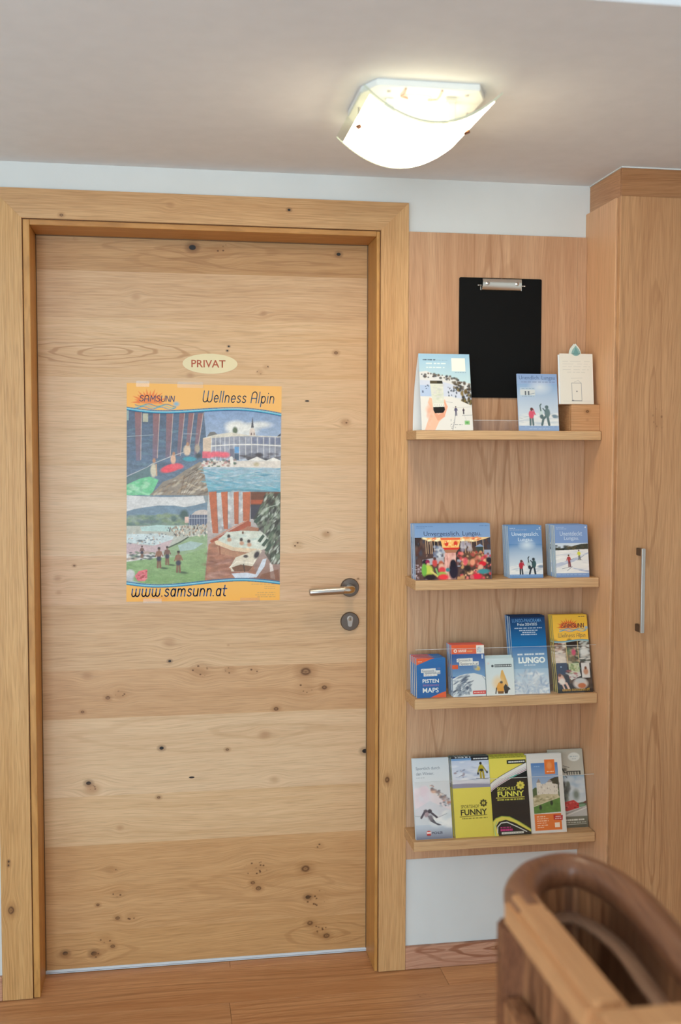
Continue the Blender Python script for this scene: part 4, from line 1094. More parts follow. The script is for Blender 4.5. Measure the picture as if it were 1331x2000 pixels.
lathe_y('hanger', [(.0025, -.0134), (.0025, -.0195), (.005, -.0197), (.005, -.0208), (0, -.0210)], 1.3340, 1.9000, MAT['dark_steel'], cb, 16)

# --- low acrylic tray
tr = empty('acrylic_tray', (1.292, -.09, 1.4923), 'small empty clear acrylic card tray on the top shelf', 'tray')
box('tray_floor', 1.2310, 1.3520, -.1190, -.0650, 1.4924, 1.4940, MAT['acrylic'], tr)
a_ = box('tray_front', 1.2310, 1.3520, -.1205, -.1185, 1.4924, 1.5190, MAT['acrylic'], tr)
box('tray_back', 1.2310, 1.3520, -.0660, -.0640, 1.4924, 1.5240, MAT['acrylic'], tr)
for x in (1.2290, 1.2495, 1.3500):
    box('tray_side', x, x + .0018, -.1205, -.0645, 1.4924, 1.5215, MAT['acrylic'], tr)
box('tray_rim', 1.2310, 1.3520, -.1206, -.1185, 1.5190, 1.5198, MAT['acrylic_edge'], a_)

# --- "Unendlich. Lungau" booklet
A = Art(78, 112, 1.6, (150, 178, 220), 21)
A.grad(R(0, 19, 78, 102), (136, 170, 214), (214, 222, 232), power=.8); A.grad(R(0, 0, 78, 20), (140, 166, 212), (150, 174, 216)); A.ell(44, 26, 14, 9, (226, 232, 240), .7, .9)
A.poly([(0, 84), (20, 80), (40, 84), (60, 78), (78, 80), (78, 102), (0, 102)], (218, 222, 228)); A.specks(40, R(2, 76, 77, 101), [(190, 200, 214), (230, 232, 236), (168, 184, 204)], 1.5, 5, (2.2, .5), .5)
A.specks(6, R(66, 80, 77, 86), [(118, 140, 160)], 1.5, 3, (1.8, .6), .8)
A.rect(5, 27, 34, 45, (176, 196, 220)); A.rect(5, 31, 34, 42, (206, 212, 218)); A.rect(14, 34, 17, 42, (98, 104, 116)); A.rect(20, 34, 23, 42, (98, 104, 116)); A.bars(8, 32, 29, 1, (110, 130, 160), 4); A.bars(8, 32, 44, 1, (110, 130, 160), 4); A.line([(24, 40), (33, 38)], 1, (130, 150, 170))
three_people(A, 25, 100, 1.45, True)
A.rect(0, 102, 78, 112, (146, 172, 214)); A.bars(3, 74, 104, 1.2, (110, 140, 190), 9, .8); A.bars(20, 60, 108, 1.0, (200, 214, 234), 6, .7); A.bars(8, 74, 16, 2.0, (120, 136, 176), 9, .7)
s_ = stack('booklet', 'pale blue booklet reading Unendlich. Lungau beside the small acrylic tray', 'booklet', None, .111, .154, .004, 1.4116, 1.4922, -.116, .163, 1, A, cover=(150, 178, 220))
s_.text('Unendlich. Lungau', 4, 74, 11, 3, (92, 112, 152), base=(0, .72))

# --- wooden block with white cards
bk = empty('wooden_block', (1.539, -.08, 1.4923), 'small oak card box at the right end of the top shelf', 'box')
box_m = wood('block_oak', (206, 158, 112), (180, 126, 80), 'xzy', seed=5.5, wob=1.5, knots=[(1.545, 1.545, .006, 'knot'), (1.545, 1.522, .005, 'faint')])
box('front_board', 1.5005, 1.5797, -.1170, -.1050, 1.4924, 1.5625, box_m, bk, .0008)
for x0 in (1.5005, 1.5700):
    box('side_board', x0, x0 + .0097, -.1048, -.0320, 1.4924, 1.5625, box_m, bk, .0008)
box('back_board', 1.5005, 1.5797, -.0318, -.0200, 1.4924, 1.5625, box_m, bk, .0008)
box('lid_board', 1.4960, 1.5797, -.1172, -.0200, 1.5627, 1.5640, box_m, bk, .0003)
A = Art(66, 98, 1.6, (226, 222, 216), 31)
A.bars(6, 60, 15, .8, (190, 188, 184), 3, .8); A.bars(6, 60, 20, .8, (190, 188, 184), 3, .8); A.bars(6, 60, 25, .8, (190, 188, 184), 3, .8); A.bars(6, 58, 31, .8, (190, 188, 184), 3, .8); A.bars(14, 50, 36, .8, (196, 194, 190), 3, .8)
for x in (23, 42): A.line([(x, 57), (x + .5, 92)], .9, (150, 150, 152))
A.line([(23, 57), (42, 57)], .9, (140, 140, 144)); A.line([(23, 91.5), (42, 91.5)], 1.4, (110, 112, 118)); A.line([(22, 48), (44, 47)], .6, (196, 194, 190)); A.ell(33, 73, 1.3, 1.3, (110, 112, 116)); A.line([(28, 55), (36, 52), (41, 56)], .6, (170, 170, 172)); A.ell(25, 91, 2, 1.2, (96, 98, 104)); A.line([(6, 92), (60, 92)], .5, (206, 202, 198))
lean = .11
drop = [(x * 1.18, z * 1.05) for x, z in [(0, .030), (-.004, .0245), (-.0085, .0185), (-.0110, .0125), (-.0118, .0085), (-.0125, .0040), (-.0150, .0008), (-.0150, -.010), (.0150, -.010), (.0150, .0008), (.0125, .0040), (.0118, .0085), (.0110, .0125), (.0085, .0185), (.004, .0245)]]
tab_m = ink((222, 222, 218)); teal = ink((146, 178, 178)); teal2 = ink((112, 154, 156))
for k in range(4):
    c = empty('info_card', (1.5185 + (.0012, -.0022, .0018, .0)[k], -.1080 + .0022 * k, 1.5643), 'white card with a drop-shaped tab on the oak box, ' + ('front of its stack' if k == 0 else ORD[k] + ' of its stack'), 'card', 'white drop cards', rot=(-lean, 0, 0))
    Wc, Hc = .0935, .1360
    box('card_sheet', -Wc / 2, Wc / 2, .0003, .0015, 0, Hc - .003, MAT['paper'], c, 0, 1, False)
    dx = (0, .004, -.004, .002)[k]
    prism('drop_tab', [(x + dx, z + Hc - .004) for x, z in drop], 'y', .0004, .0015, tab_m, c, 0, False)
    if k == 0:
        cv = link('print', A.mesh('card_print', Wc, Hc), MAT['print'], c)
        d1 = prism('drop_mark', [(x * .86, z * .84 + Hc - .0045) for x, z in drop if z > .001] , 'y', -.0004, .0003, teal, c, 0, False)
        e_ = [(.0108 * math.cos(math.radians(a)), .0075 * math.sin(math.radians(a)) + Hc + .0015) for a in range(180, 361, 15)]
        prism('drop_mark', e_, 'y', -.0004, .0003, teal, c, 0, False)
        prism('drop_shade', [(.0062 * math.cos(math.radians(a)), .0058 * math.sin(math.radians(a)) + Hc + .0030) for a in range(180, 361, 15)] + [(.0035, Hc + .010), (0, Hc + .0175), (-.0035, Hc + .010)], 'y', -.0008, -.0004, teal2, c, 0, False)

# --- shelf 2: landscape catalogues with the carousel
A = Art(149, 109, 1.5, (128, 158, 204), 41)
A.grad(R(0, 0, 149, 27), (120, 154, 202), (134, 162, 206))
P = R(0, 27, 149, 109)
A.grad(P, (66, 52, 52), (96, 70, 66)); A.noise(P, .3, 8, 8)
A.specks(120, R(0, 28, 149, 70), [(50, 40, 44), (110, 84, 74), (150, 120, 106), (70, 74, 92), (44, 44, 46), (96, 60, 50)], 1.5, 5, (.7, 1.4), .7)
A.poly([(14, 27), (149, 27), (140, 30), (116, 36), (96, 34), (50, 34), (24, 33)], (242, 206, 150)); A.specks(46, R(18, 27, 132, 34), [(255, 226, 170), (240, 150, 90), (226, 96, 66), (255, 240, 200)], 1.2, 3.5, (1.4, .7), .85)
for x in (21, 25, 30, 33, 38, 45, 92, 98, 104, 108, 111, 121, 134): A.line([(x, 30), (x + 1, 58)], .9, (232, 196, 160), .85)
A.specks(40, R(38, 44, 62, 66), [(176, 186, 206), (120, 130, 160), (206, 210, 220)], 1.5, 4, (1, 1.1), .7); A.specks(20, R(92, 36, 110, 52), [(196, 190, 200), (160, 150, 170)], 1.5, 4, (1, 1), .7)
A.poly([(50, 28), (90, 28), (86, 48), (54, 48)], (250, 196, 120)); A.ell(62, 39, 4, 5, (222, 62, 44), 1, .2); A.ell(80, 39, 4, 5, (222, 62, 44), 1, .2); A.poly([(50, 28), (90, 28), (88, 32), (52, 32)], (236, 110, 74)); A.poly([(54, 47), (88, 47), (84, 51), (58, 51)], (216, 58, 44)); A.poly([(56, 51), (84, 51), (80, 57), (60, 57)], (176, 120, 92)); A.specks(20, R(54, 33, 86, 46), [(255, 232, 170), (240, 150, 80)], .8, 2, (1, 1), .8)
A.poly([(58, 57), (80, 57), (78, 109), (55, 109)], (226, 172, 164)); A.line([(64, 57), (62, 108)], 1, (186, 120, 116)); A.line([(74, 57), (75, 80)], 1, (186, 120, 116)); A.specks(20, R(58, 60, 79, 100), [(240, 200, 190), (206, 140, 136)], 1.5, 4, (.8, 1.3), .5)
A.poly([(118, 46), (128, 40), (136, 46)], (140, 164, 204)); A.rect(120, 46, 134, 56, (60, 70, 66)); A.rect(136, 52, 149, 70, (170, 180, 206), .8)
A.poly([(14, 70), (56, 64), (56, 76), (14, 82)], (204, 206, 220), .7); A.poly([(82, 70), (92, 70), (92, 84), (82, 84)], (176, 186, 206), .8)
A.specks(170, R(84, 56, 149, 108), [(190, 60, 66), (120, 64, 54), (236, 130, 120), (70, 50, 46), (206, 160, 110), (110, 84, 60), (226, 84, 96), (54, 44, 44), (240, 190, 150)], 1.5, 4.2, (1, 1), .85)
A.specks(90, R(0, 80, 24, 108), [(196, 176, 184), (120, 90, 92), (150, 130, 136), (84, 60, 60)], .8, 2.4, (1, .8), .8)
A.ell(20, 75, 7, 6, (42, 36, 46), 1, .2); A.ell(24, 74, 4, 4, (150, 44, 84), 1, .2); A.ell(25, 79, 3, 3, (226, 170, 150), 1, .3); A.ell(24, 92, 10, 12, (196, 206, 90), 1, .2); A.ell(17, 90, 5, 12, (116, 180, 76), 1, .2); A.line([(30, 92), (42, 102)], 4, (214, 200, 120)); A.ell(28, 104, 12, 6, (44, 32, 38), 1, .3)
A.ell(38, 76, 5, 7, (206, 78, 76), 1, .3); A.ell(38, 68, 3, 3, (90, 60, 54), 1, .3); A.ell(50, 78, 5, 6, (190, 100, 70), 1, .3); A.ell(51, 85, 6, 7, (222, 180, 160), 1, .3); A.ell(52, 90, 7, 6, (220, 70, 80), 1, .3); A.ell(52, 98, 9, 4, (150, 190, 90), 1, .3); A.ell(54, 104, 10, 6, (232, 62, 72), 1, .3); A.line([(40, 88), (44, 100)], 3, (130, 180, 110))
A.ell(74, 92, 9, 17, (42, 34, 52), 1, .2); A.ell(74, 78, 6, 8, (36, 30, 44), 1, .2); A.ell(63, 90, 4, 4, (70, 130, 140), 1, .3)
A.ell(112, 66, 13, 16, (120, 84, 50), .5, .5); A.ell(98, 74, 5, 7, (228, 92, 108), .9, .3); A.ell(112, 76, 5, 6, (240, 160, 130), .9, .3); A.ell(102, 88, 6, 6, (48, 36, 36), 1, .3); A.ell(132, 79, 7, 5, (212, 36, 52), 1, .2); A.ell(128, 86, 5, 5, (226, 170, 150), 1, .3); A.ell(133, 94, 12, 5, (70, 140, 150), 1, .3); A.ell(120, 104, 10, 6, (226, 40, 70), 1, .3); A.ell(145, 72, 6, 6, (40, 36, 46), 1, .3); A.ell(110, 105, 4, 4, (196, 110, 110), 1, .3)
A.bars(4, 36, 5, 1.0, (86, 110, 150), 7, .8); A.bars(4, 21, 8, 1.0, (86, 110, 150), 4, .8); A.bars(128, 146, 4.5, 1.0, (86, 110, 150), 4, .8)
s_ = stack('catalogue', 'landscape carousel catalogue reading Unvergesslich. Lungau', 'catalogue', 'carousel catalogues', .2065, .1478, .0098, 1.1812, 1.1003, -.1165, .150, 4, A, edge=(196, 206, 222), cover=(138, 164, 204), jit=.0005, dx=-.0004)
s_.text('Unvergesslich. Lungau.', 18, 131, 26.0, 14.5, (52, 66, 98), base=(-.2, .72))

# --- "Unvergesslich. Lungau." small booklets
A = Art(66, 102, 1.6, BLUE, 51)
A.rect(0, 0, 66, 36, (104, 142, 194)); A.grad(R(0, 36, 66, 94), (70, 124, 182), (222, 226, 230), power=.75); A.ell(36, 38, 10, 6, (226, 236, 244), .8, .9); A.ell(36, 58, 22, 20, (190, 212, 232), .35, .9)
A.poly([(0, 80), (20, 76), (44, 79), (66, 74), (66, 95), (0, 95)], (222, 222, 226)); A.specks(24, R(1, 76, 65, 94), [(196, 204, 216), (232, 232, 236), (170, 180, 196)], 1.2, 4, (2.2, .5), .6); A.ell(62, 80, 6, 3, (116, 134, 160), .9, .4)
three_people(A, 23, 94, 1.18)
A.rect(0, 95, 66, 102, (112, 146, 194)); A.bars(2, 64, 97, .9, (150, 176, 214), 10, .8); A.bars(3, 14, 5.5, 1.2, (214, 224, 238), 3, .8); A.bars(3, 36, 8.5, 1.0, (190, 190, 200), 7, .8); A.bars(56, 64, 8, 1.2, (220, 228, 240), 2, .8); A.ell(62, 5, 1.2, 1.2, (230, 236, 244), .9)
s_ = stack('booklet', 'small blue Unvergesslich booklet with three people', 'booklet', 'small Unvergesslich booklets', .0935, .1408, .0102, 1.3822, 1.1003, -.1135, .155, 5, A, edge=(206, 218, 230), cover=(122, 154, 200), dx=.0004)
s_.text('Unvergesslich.', 7, 60, 22.5, 12.5, (222, 232, 244), base=(-.2, .72)); s_.text('Lungau.', 19, 48.5, 32.2, 23.2, (222, 232, 244), base=(-.2, .72))

# --- "Unentdeckt Lungau." small booklets
A = Art(65, 103, 1.6, (130, 156, 202), 61)
A.rect(0, 0, 65, 36, (124, 152, 202)); A.grad(R(0, 36, 65, 52), (206, 216, 230), (196, 206, 222))
A.poly([(0, 44), (14, 46), (34, 42), (50, 38), (65, 37), (65, 50), (0, 50)], (66, 66, 56)); A.specks(30, R(1, 41, 64, 50), [(50, 54, 50), (96, 84, 56), (74, 78, 70)], 1, 3, (1.3, .8), .8)
A.poly([(0, 50), (65, 48), (65, 95), (0, 95)], (226, 224, 226)); A.poly([(0, 76), (30, 68), (65, 54), (65, 57), (36, 72), (0, 84)], (170, 178, 206), .8); A.poly([(30, 84), (65, 90), (65, 94), (46, 90)], (150, 164, 200), .8); A.line([(0, 60), (30, 56)], .8, (196, 200, 212)); A.specks(30, R(1, 52, 64, 94), [(206, 208, 220), (238, 236, 238)], 1.5, 5, (2.4, .4), .5)
A.person(27, 82, 24, (170, 60, 60), (122, 52, 60), lean=-1.5); A.line([(12, 86), (30, 82)], .7, (90, 96, 110)); A.line([(22, 90), (32, 82)], .7, (90, 96, 110)); A.line([(26, 70), (36, 66)], .6, (110, 110, 120)); A.person(47, 69, 20, (206, 206, 70), (110, 112, 112), lean=-1); A.line([(42, 70), (56, 60)], .6, (110, 110, 120)); A.line([(52, 70), (44, 62)], .6, (110, 110, 120))
A.rect(0, 95, 65, 103, (122, 148, 196)); A.bars(2, 62, 97.5, .9, (170, 190, 220), 9, .8); A.bars(3, 18, 5, 1.1, (180, 196, 224), 4, .8); A.bars(3, 24, 8, 1.1, (180, 196, 224), 5, .8); A.ell(61, 5, 1.4, 1.2, (226, 230, 238), .9)
s_ = stack('booklet', 'small blue Unentdeckt booklet with two cross-country skiers', 'booklet', 'small Unentdeckt booklets', .0930, .1415, .0104, 1.5112, 1.1003, -.1160, .150, 6, A, edge=(214, 220, 226), cover=(150, 172, 208), dx=-.0005)
s_.text('Unentdeckt', 10, 54, 21.5, 12.2, (206, 216, 234), base=(-.02, .72)); s_.text('Lungau.', 18, 47.5, 31.5, 22.3, (206, 216, 234), base=(-.2, .72))

# --- shelf 3: PISTEN MAPS
ORG = (226, 98, 60)
A = Art(58, 78, 1.7, (30, 106, 178), 71)
A.grad(quad(A), (34, 112, 184), (28, 100, 170)); A.poly([(0, 0), (38, 0), (28, 3), (0, 14)], ORG); A.poly([(26, 78), (48, 69), (58, 66), (58, 78)], ORG); A.bars(3, 12, 7, 1.4, (240, 200, 180), 3, .9)
A.poly([(9, 21), (38, 20.5), (38, 24.5), (47, 24.5), (47, 32), (41, 32), (41, 35.5), (14, 36), (14, 29), (9, 29)], (232, 234, 236)); A.bars(42, 48, 20.5, 1.2, (150, 140, 170), 2, .8); A.bars(16, 40, 34, 1.2, (196, 150, 140), 6, .7)
A.bars(12, 44, 53.6, 3.4, (132, 110, 170), 9, .9, .15)
s_ = stack('ski_map', 'folded blue and orange ski map reading PISTEN MAPS', 'map', 'blue piste maps', .0795, .1045, .0130, 1.1228, .7871, -.1170, .125, 4, A, edge=(228, 226, 224), cover=(40, 112, 180), gap=.0040, dx=-.0008, jit=.0004)
s_.text('PISTEN', 11.5, 44, 49, 41.5, (240, 242, 244), bold=.018); s_.text('MAPS', 11.5, 43, 68, 58.5, (240, 242, 244), bold=.015)
s_.text('Grosseck-', 11, 37, 27.5, 22.5, (74, 92, 120), base=(0, .72)); s_.text('Speiereck.at', 16, 46, 31.5, 26.5, (74, 92, 120), base=(0, .72))

# --- Grosseck-Speiereck leaflets
A = Art(66, 101, 1.6, (40, 96, 168), 81)
A.grad(R(0, 18, 66, 62), (32, 84, 158), (120, 164, 208), power=1.3); A.rect(0, 0, 66, 18, ORG); A.rect(50, 2, 66, 18, (232, 230, 228)); A.ell(57, 10, 5, 5, (196, 210, 226), .8, .4); A.specks(10, R(52, 4, 64, 16), [(190, 170, 170), (170, 190, 214)], .8, 1.6, (1, 1), .6)
A.ell(8, 12, 3.4, 3.4, (244, 230, 226), 1, .15); A.ell(8, 12, 1.6, 1.6, ORG, 1, .15); A.bars(14, 30, 10.5, 1.8, (248, 232, 226), 5, .95); A.bars(14, 30, 13.4, 1.8, (248, 232, 226), 5, .95); A.bars(32, 42, 13, 1.6, (246, 190, 110), 3, .9); A.rect(60, 20, 63.5, 28, (206, 220, 236)); A.poly([(10, 27), (42, 26.5), (42, 33), (54, 33), (54, 40.5), (15, 41), (15, 34), (10, 34)], (236, 236, 234))
A.ell(50, 46, 6, 4.5, (196, 190, 150), 1, .3); A.ell(46, 44, 4, 3, (130, 150, 180), 1, .3); A.ell(53, 48, 3, 3, (214, 180, 90), .9, .4)
A.poly([(0, 66), (14, 60), (26, 57), (44, 56), (58, 60), (66, 64), (66, 101), (0, 101)], (222, 230, 238)); A.specks(60, [(0, 70), (16, 62), (34, 60), (40, 78), (20, 98), (0, 98)], [(84, 104, 132), (60, 76, 100), (196, 208, 222), (140, 160, 186)], 1, 4, (2.0, .5), .7, -.5)
A.specks(40, R(8, 78, 36, 96), [(74, 92, 116), (150, 166, 186), (110, 128, 150)], 1, 3.2, (1, 1), .7); A.line([(4, 76), (18, 68), (34, 62)], 1.2, (90, 110, 138), .8); A.line([(36, 72), (24, 74), (10, 78)], 1.2, (90, 110, 138), .8); A.line([(60, 62), (66, 70)], 1, (120, 140, 170), .8)
A.rect(40, 90, 66, 97, (216, 70, 70)); A.bars(42, 64, 93.5, 1.8, (246, 214, 206), 7, .9); A.rect(0, 39, 12, 47, ORG)
s_ = stack('leaflet', 'blue snowy-slope leaflet with orange header', 'leaflet', 'orange-headed ski leaflets', .0905, .1370, .0098, 1.2262, .7871, -.1190, .190, 4, A, edge=(216, 224, 234), cover=(70, 120, 180), gap=.0012, dx=-.0006)
s_.text('Grosseck-', 12, 40, 32.5, 27.5, (70, 84, 110), base=(0, .72)); s_.text('Speiereck.at', 17, 53, 39.5, 34.2, (70, 84, 110), base=(0, .72))

# --- small white touring leaflet
A = Art(56, 72, 1.7, (222, 228, 232), 91)
A.grad(quad(A), (206, 224, 232), (228, 232, 234)); A.rect(18, 12, 52, 17.5, (52, 60, 64)); A.bars(19, 51, 14.8, 2.8, (206, 214, 216), 11, .9, .35); A.ell(14, 15, 2.4, 2.4, (60, 70, 74), 1, .2); A.ell(6, 10, 2, 2, (226, 200, 196), .6, .4)
A.poly([(28, 38), (31, 24), (34, 23), (40, 40), (44, 54), (34, 56)], (226, 176, 92)); A.ell(24, 48, 10, 12, (238, 206, 150), .8, .5); A.poly([(20, 56), (24, 48), (30, 45), (34, 50), (35, 66), (22, 66)], (226, 162, 70)); A.poly([(22, 64), (34, 64), (34, 71), (23, 71)], (120, 88, 56)); A.ell(30, 47, 3, 2.4, (70, 60, 54), 1, .3)
A.poly([(34, 56), (38, 50), (42, 54), (48, 61), (44, 62), (41, 70), (36, 70)], (46, 42, 40)); A.line([(20, 58), (18, 69)], 2.4, (70, 66, 60)); A.line([(38, 40), (42, 56)], .8, (180, 160, 140)); A.grad(R(0, 69, 56, 72), (214, 226, 232), (236, 238, 238))
s_ = stack('leaflet', 'small white touring leaflet with an orange skier', 'leaflet', 'small white touring leaflets', .0785, .0985, .0060, 1.3128, .7871, -.1175, .20, 3, A, edge=(206, 222, 228), cover=(200, 218, 226), gap=.0030, dz=.0022)

# --- LUNGO price leaflets
A = Art(69, 153, 1.5, (30, 90, 160), 101)
A.grad(R(0, 0, 69, 62), (18, 46, 92), (20, 110, 176)); A.grad(R(0, 62, 69, 110), (40, 110, 176), (150, 186, 216)); A.grad(R(0, 104, 69, 153), (166, 196, 222), (222, 228, 236)); A.rect(0, 0, 69, 3, (22, 34, 60))
A.specks(130, [(0, 120), (20, 110), (34, 106), (50, 112), (69, 122), (69, 152), (0, 152)], [(206, 214, 226), (232, 236, 242), (170, 188, 212), (190, 204, 222), (150, 172, 204)], 1.5, 6, (1.5, .45), .7, None)
for k, (a, b) in enumerate(((8, 62), (17, 53), (23, 49), (20, 51))): A.bars(a, b, (24.5, 29.2, 33.2, 37)[k], 1.7, (206, 220, 236), 9, .9)
A.bars(10, 20, 76, 2.8, (226, 236, 244), 3, .9, .1); A.bars(24, 42, 76, 2.8, (226, 236, 244), 4, .9, .1); A.bars(45, 63, 76, 2.8, (226, 236, 244), 4, .9, .1); A.bars(22, 45, 97, 2.6, (214, 228, 240), 5, .75)
s_ = stack('price_leaflet', 'tall dark blue price leaflet reading LUNGO', 'leaflet', 'tall blue price leaflets', .0985, .2105, .0085, 1.4024, .7871, -.1150, .258, 4, A, edge=(200, 216, 232), cover=(60, 104, 158), gap=.0006, dx=-.0006)
s_.text('LUNGO-PANORAMA', 4, 62, 13, 6, (96, 148, 202), bold=.012); s_.text('Preise 2024/2025', 14, 53, 19.5, 14.2, (232, 240, 246), base=(0, .72)); s_.text('LUNGO', 11, 64, 93.5, 81.5, (240, 244, 246), bold=.05)

# --- SAMSUNN leaflets
A = Art(69, 152, 1.6, (40, 36, 36), 111)
A.grad(R(0, 0, 69, 52), (238, 186, 66), (240, 190, 76)); logo(A, 7, 3, 62, orange=(220, 84, 52)); A.bars(52, 66, 4, 1.6, (70, 60, 60), 3, .9)
A.specks(60, R(0, 52, 69, 152), [(60, 50, 48), (90, 74, 64), (44, 44, 50), (120, 96, 80)], 3, 8, (1, 1), .6)
A.specks(60, [(0, 52), (24, 56), (22, 94), (0, 94)], [(206, 190, 178), (150, 110, 90), (236, 228, 220), (90, 70, 60), (190, 140, 120)], 1.5, 4.5, (1.6, .7), .8); A.poly([(0, 78), (22, 74), (22, 96), (0, 94)], (226, 214, 206), .7); A.rect(1, 94, 22, 117, (52, 66, 96)); A.ell(10, 102, 1.4, 1.4, (150, 176, 206), 1, .3)
A.rect(23, 52, 45, 68, (48, 36, 32)); A.specks(60, R(24, 67, 46, 94), [(120, 100, 70), (90, 120, 84), (170, 140, 110), (70, 60, 50), (196, 176, 150)], 1.5, 4, (1.3, .8), .8); A.ell(37, 74, 4, 6, (206, 70, 110), .95, .3)
A.specks(50, R(47, 52, 69, 94), [(226, 226, 226), (90, 96, 92), (60, 70, 60), (190, 196, 196), (150, 130, 110)], 1.2, 4, (1.6, .6), .85); A.ell(58, 74, 9, 8, (222, 226, 228), .9, .3); A.rect(25, 95, 46, 115, (196, 206, 170)); A.specks(30, R(26, 96, 46, 114), [(120, 150, 90), (214, 214, 170), (150, 160, 110)], 1.2, 3, (1, 1), .7); A.rect(50, 95, 66, 124, (222, 220, 220)); A.ell(58, 112, 5, 6, (206, 150, 120), 1, .3); A.ell(58, 105, 2.4, 3, (120, 70, 50), 1, .3)
A.poly([(22, 118), (46, 112), (48, 120), (28, 128)], (214, 210, 208)); A.specks(24, R(22, 108, 40, 126), [(170, 90, 96), (206, 206, 204), (110, 60, 60)], 1.2, 3, (1.6, .6), .8); A.rect(0, 118, 24, 146, (46, 50, 64), .9); A.ell(9, 126, 6, 10, (226, 176, 158), 1, .2, -.3); A.line([(4, 130), (18, 134), (22, 144)], 4, (226, 190, 176)); A.line([(10, 134), (14, 146)], 3, (220, 180, 166)); A.ell(6, 118, 3, 3, (120, 70, 54), 1, .3); A.ell(10, 130, 6, 6, (230, 224, 222), .9, .3)
A.ell(46, 135, 14, 10, (216, 206, 202), .95, .2); A.ell(48, 139, 8, 5, (196, 110, 60), 1, .2); A.ell(46, 129, 10, 4, (196, 200, 204), .9, .3); A.rect(0, 145, 69, 152, (34, 28, 28))
for x in (23, 46): A.line([(x, 53), (x + .5, 94)], 1.1, (226, 200, 140))
us2 = np.linspace(0, 69, 24); A.line([(u, 51.5 + 1.6 * math.sin(u / 69 * 5.5 + .6)) for u in us2], 2.2, (96, 150, 180)); A.line([(u, 52.8 + 1.6 * math.sin(u / 69 * 5.5 + .6)) for u in us2], 1.0, (170, 206, 214))
s_ = stack('spa_leaflet', 'tall yellow and dark spa leaflet reading SAMSUNN Wellness Alpin', 'leaflet', 'tall yellow spa leaflets', .1000, .2110, .0070, 1.5228, .7871, -.1170, .262, 3, A, edge=(206, 186, 120), cover=(206, 176, 90), gap=.0006, dx=-.0012)
s_.stroke('SAMSUNN', 17, 62, 26, 17, (96, 54, 60), .2, .08); s_.stroke('Wellness Alpin', 9, 63, 44.5, 36.5, (90, 84, 92), .15, .16, base=(0, 1.62)); s_.stroke('www.samsunn.at', 9, 63, 148.5, 143.5, (236, 186, 70), .24, .1, base=(0, 1.42))

# --- shelf 4: grey winter leaflet
A = Art(71, 158, 1.5, (206, 212, 222), 121)
A.grad(quad(A), (200, 208, 218), (222, 222, 228), power=.6); A.poly([(0, 60), (24, 54), (44, 72), (71, 96), (71, 130), (0, 110)], (226, 216, 224)); A.specks(30, [(2, 62), (24, 58), (36, 96), (2, 108)], [(226, 206, 222), (216, 216, 230), (234, 222, 232)], 4, 9, (1, 1.2), .4)
A.specks(46, [(30, 54), (38, 54), (54, 68), (71, 84), (71, 96), (50, 78), (36, 68)], [(196, 130, 110), (214, 170, 150), (110, 106, 116), (150, 130, 130), (236, 226, 222)], 1.2, 3.6, (1.2, .8), .75); A.specks(20, R(50, 72, 70, 96), [(84, 92, 110), (170, 180, 194)], 1, 3, (1.3, .8), .7)
A.poly([(0, 100), (30, 84), (71, 104), (71, 158), (0, 158)], (204, 212, 224), .6); A.grad(R(0, 130, 71, 158), (190, 202, 220), (96, 100, 126), .9, power=1.4); A.specks(26, R(30, 108, 71, 132), [(236, 238, 242), (210, 218, 228), (244, 244, 246)], 3, 8, (1.3, .9), .6)
A.line([(0, 112), (16, 114)], .7, (130, 132, 140)); A.line([(40, 118), (62, 110)], .7, (120, 122, 132)); A.ell(22, 108, 5, 7, (170, 150, 160), 1, .2); A.ell(21, 103, 4, 3, (96, 88, 100), 1, .3); A.ell(29, 104, 4.2, 4.2, (70, 66, 78), 1, .2); A.line([(18, 106), (12, 116)], 4, (84, 80, 94)); A.line([(33, 108), (42, 116)], 4, (74, 70, 84)); A.poly([(24, 112), (32, 114), (40, 126), (52, 132), (44, 132), (30, 124)], (92, 94, 106)); A.ell(30, 116, 5, 6, (130, 124, 134), .9, .4)
A.ell(25, 146, 4.6, 4.6, (214, 66, 60), 1, .15); A.rect(21, 144, 29, 147, (244, 236, 234), .95); A.rect(21, 149.4, 29, 151.4, (140, 30, 30), .8); A.bars(6, 22, 38, 1.2, (150, 156, 166), 4, .7)
s_ = stack('winter_leaflet', 'grey downhill skier leaflet reading Sportlich durch den Winter', 'leaflet', 'grey winter leaflets', .1005, .2105, .0045, 1.1338, .4046, -.1145, .258, 2, A, cover=(206, 212, 222))
s_.text('Sportlich durch', 6, 53, 24, 16.2, (116, 122, 136), base=(-.2, .72)); s_.text('den Winter.', 6, 41, 33, 26.6, (116, 122, 136), base=(0, .72)); s_.text('PICHLER', 31.5, 52, 148.6, 143.8, (58, 58, 80), bold=.02)

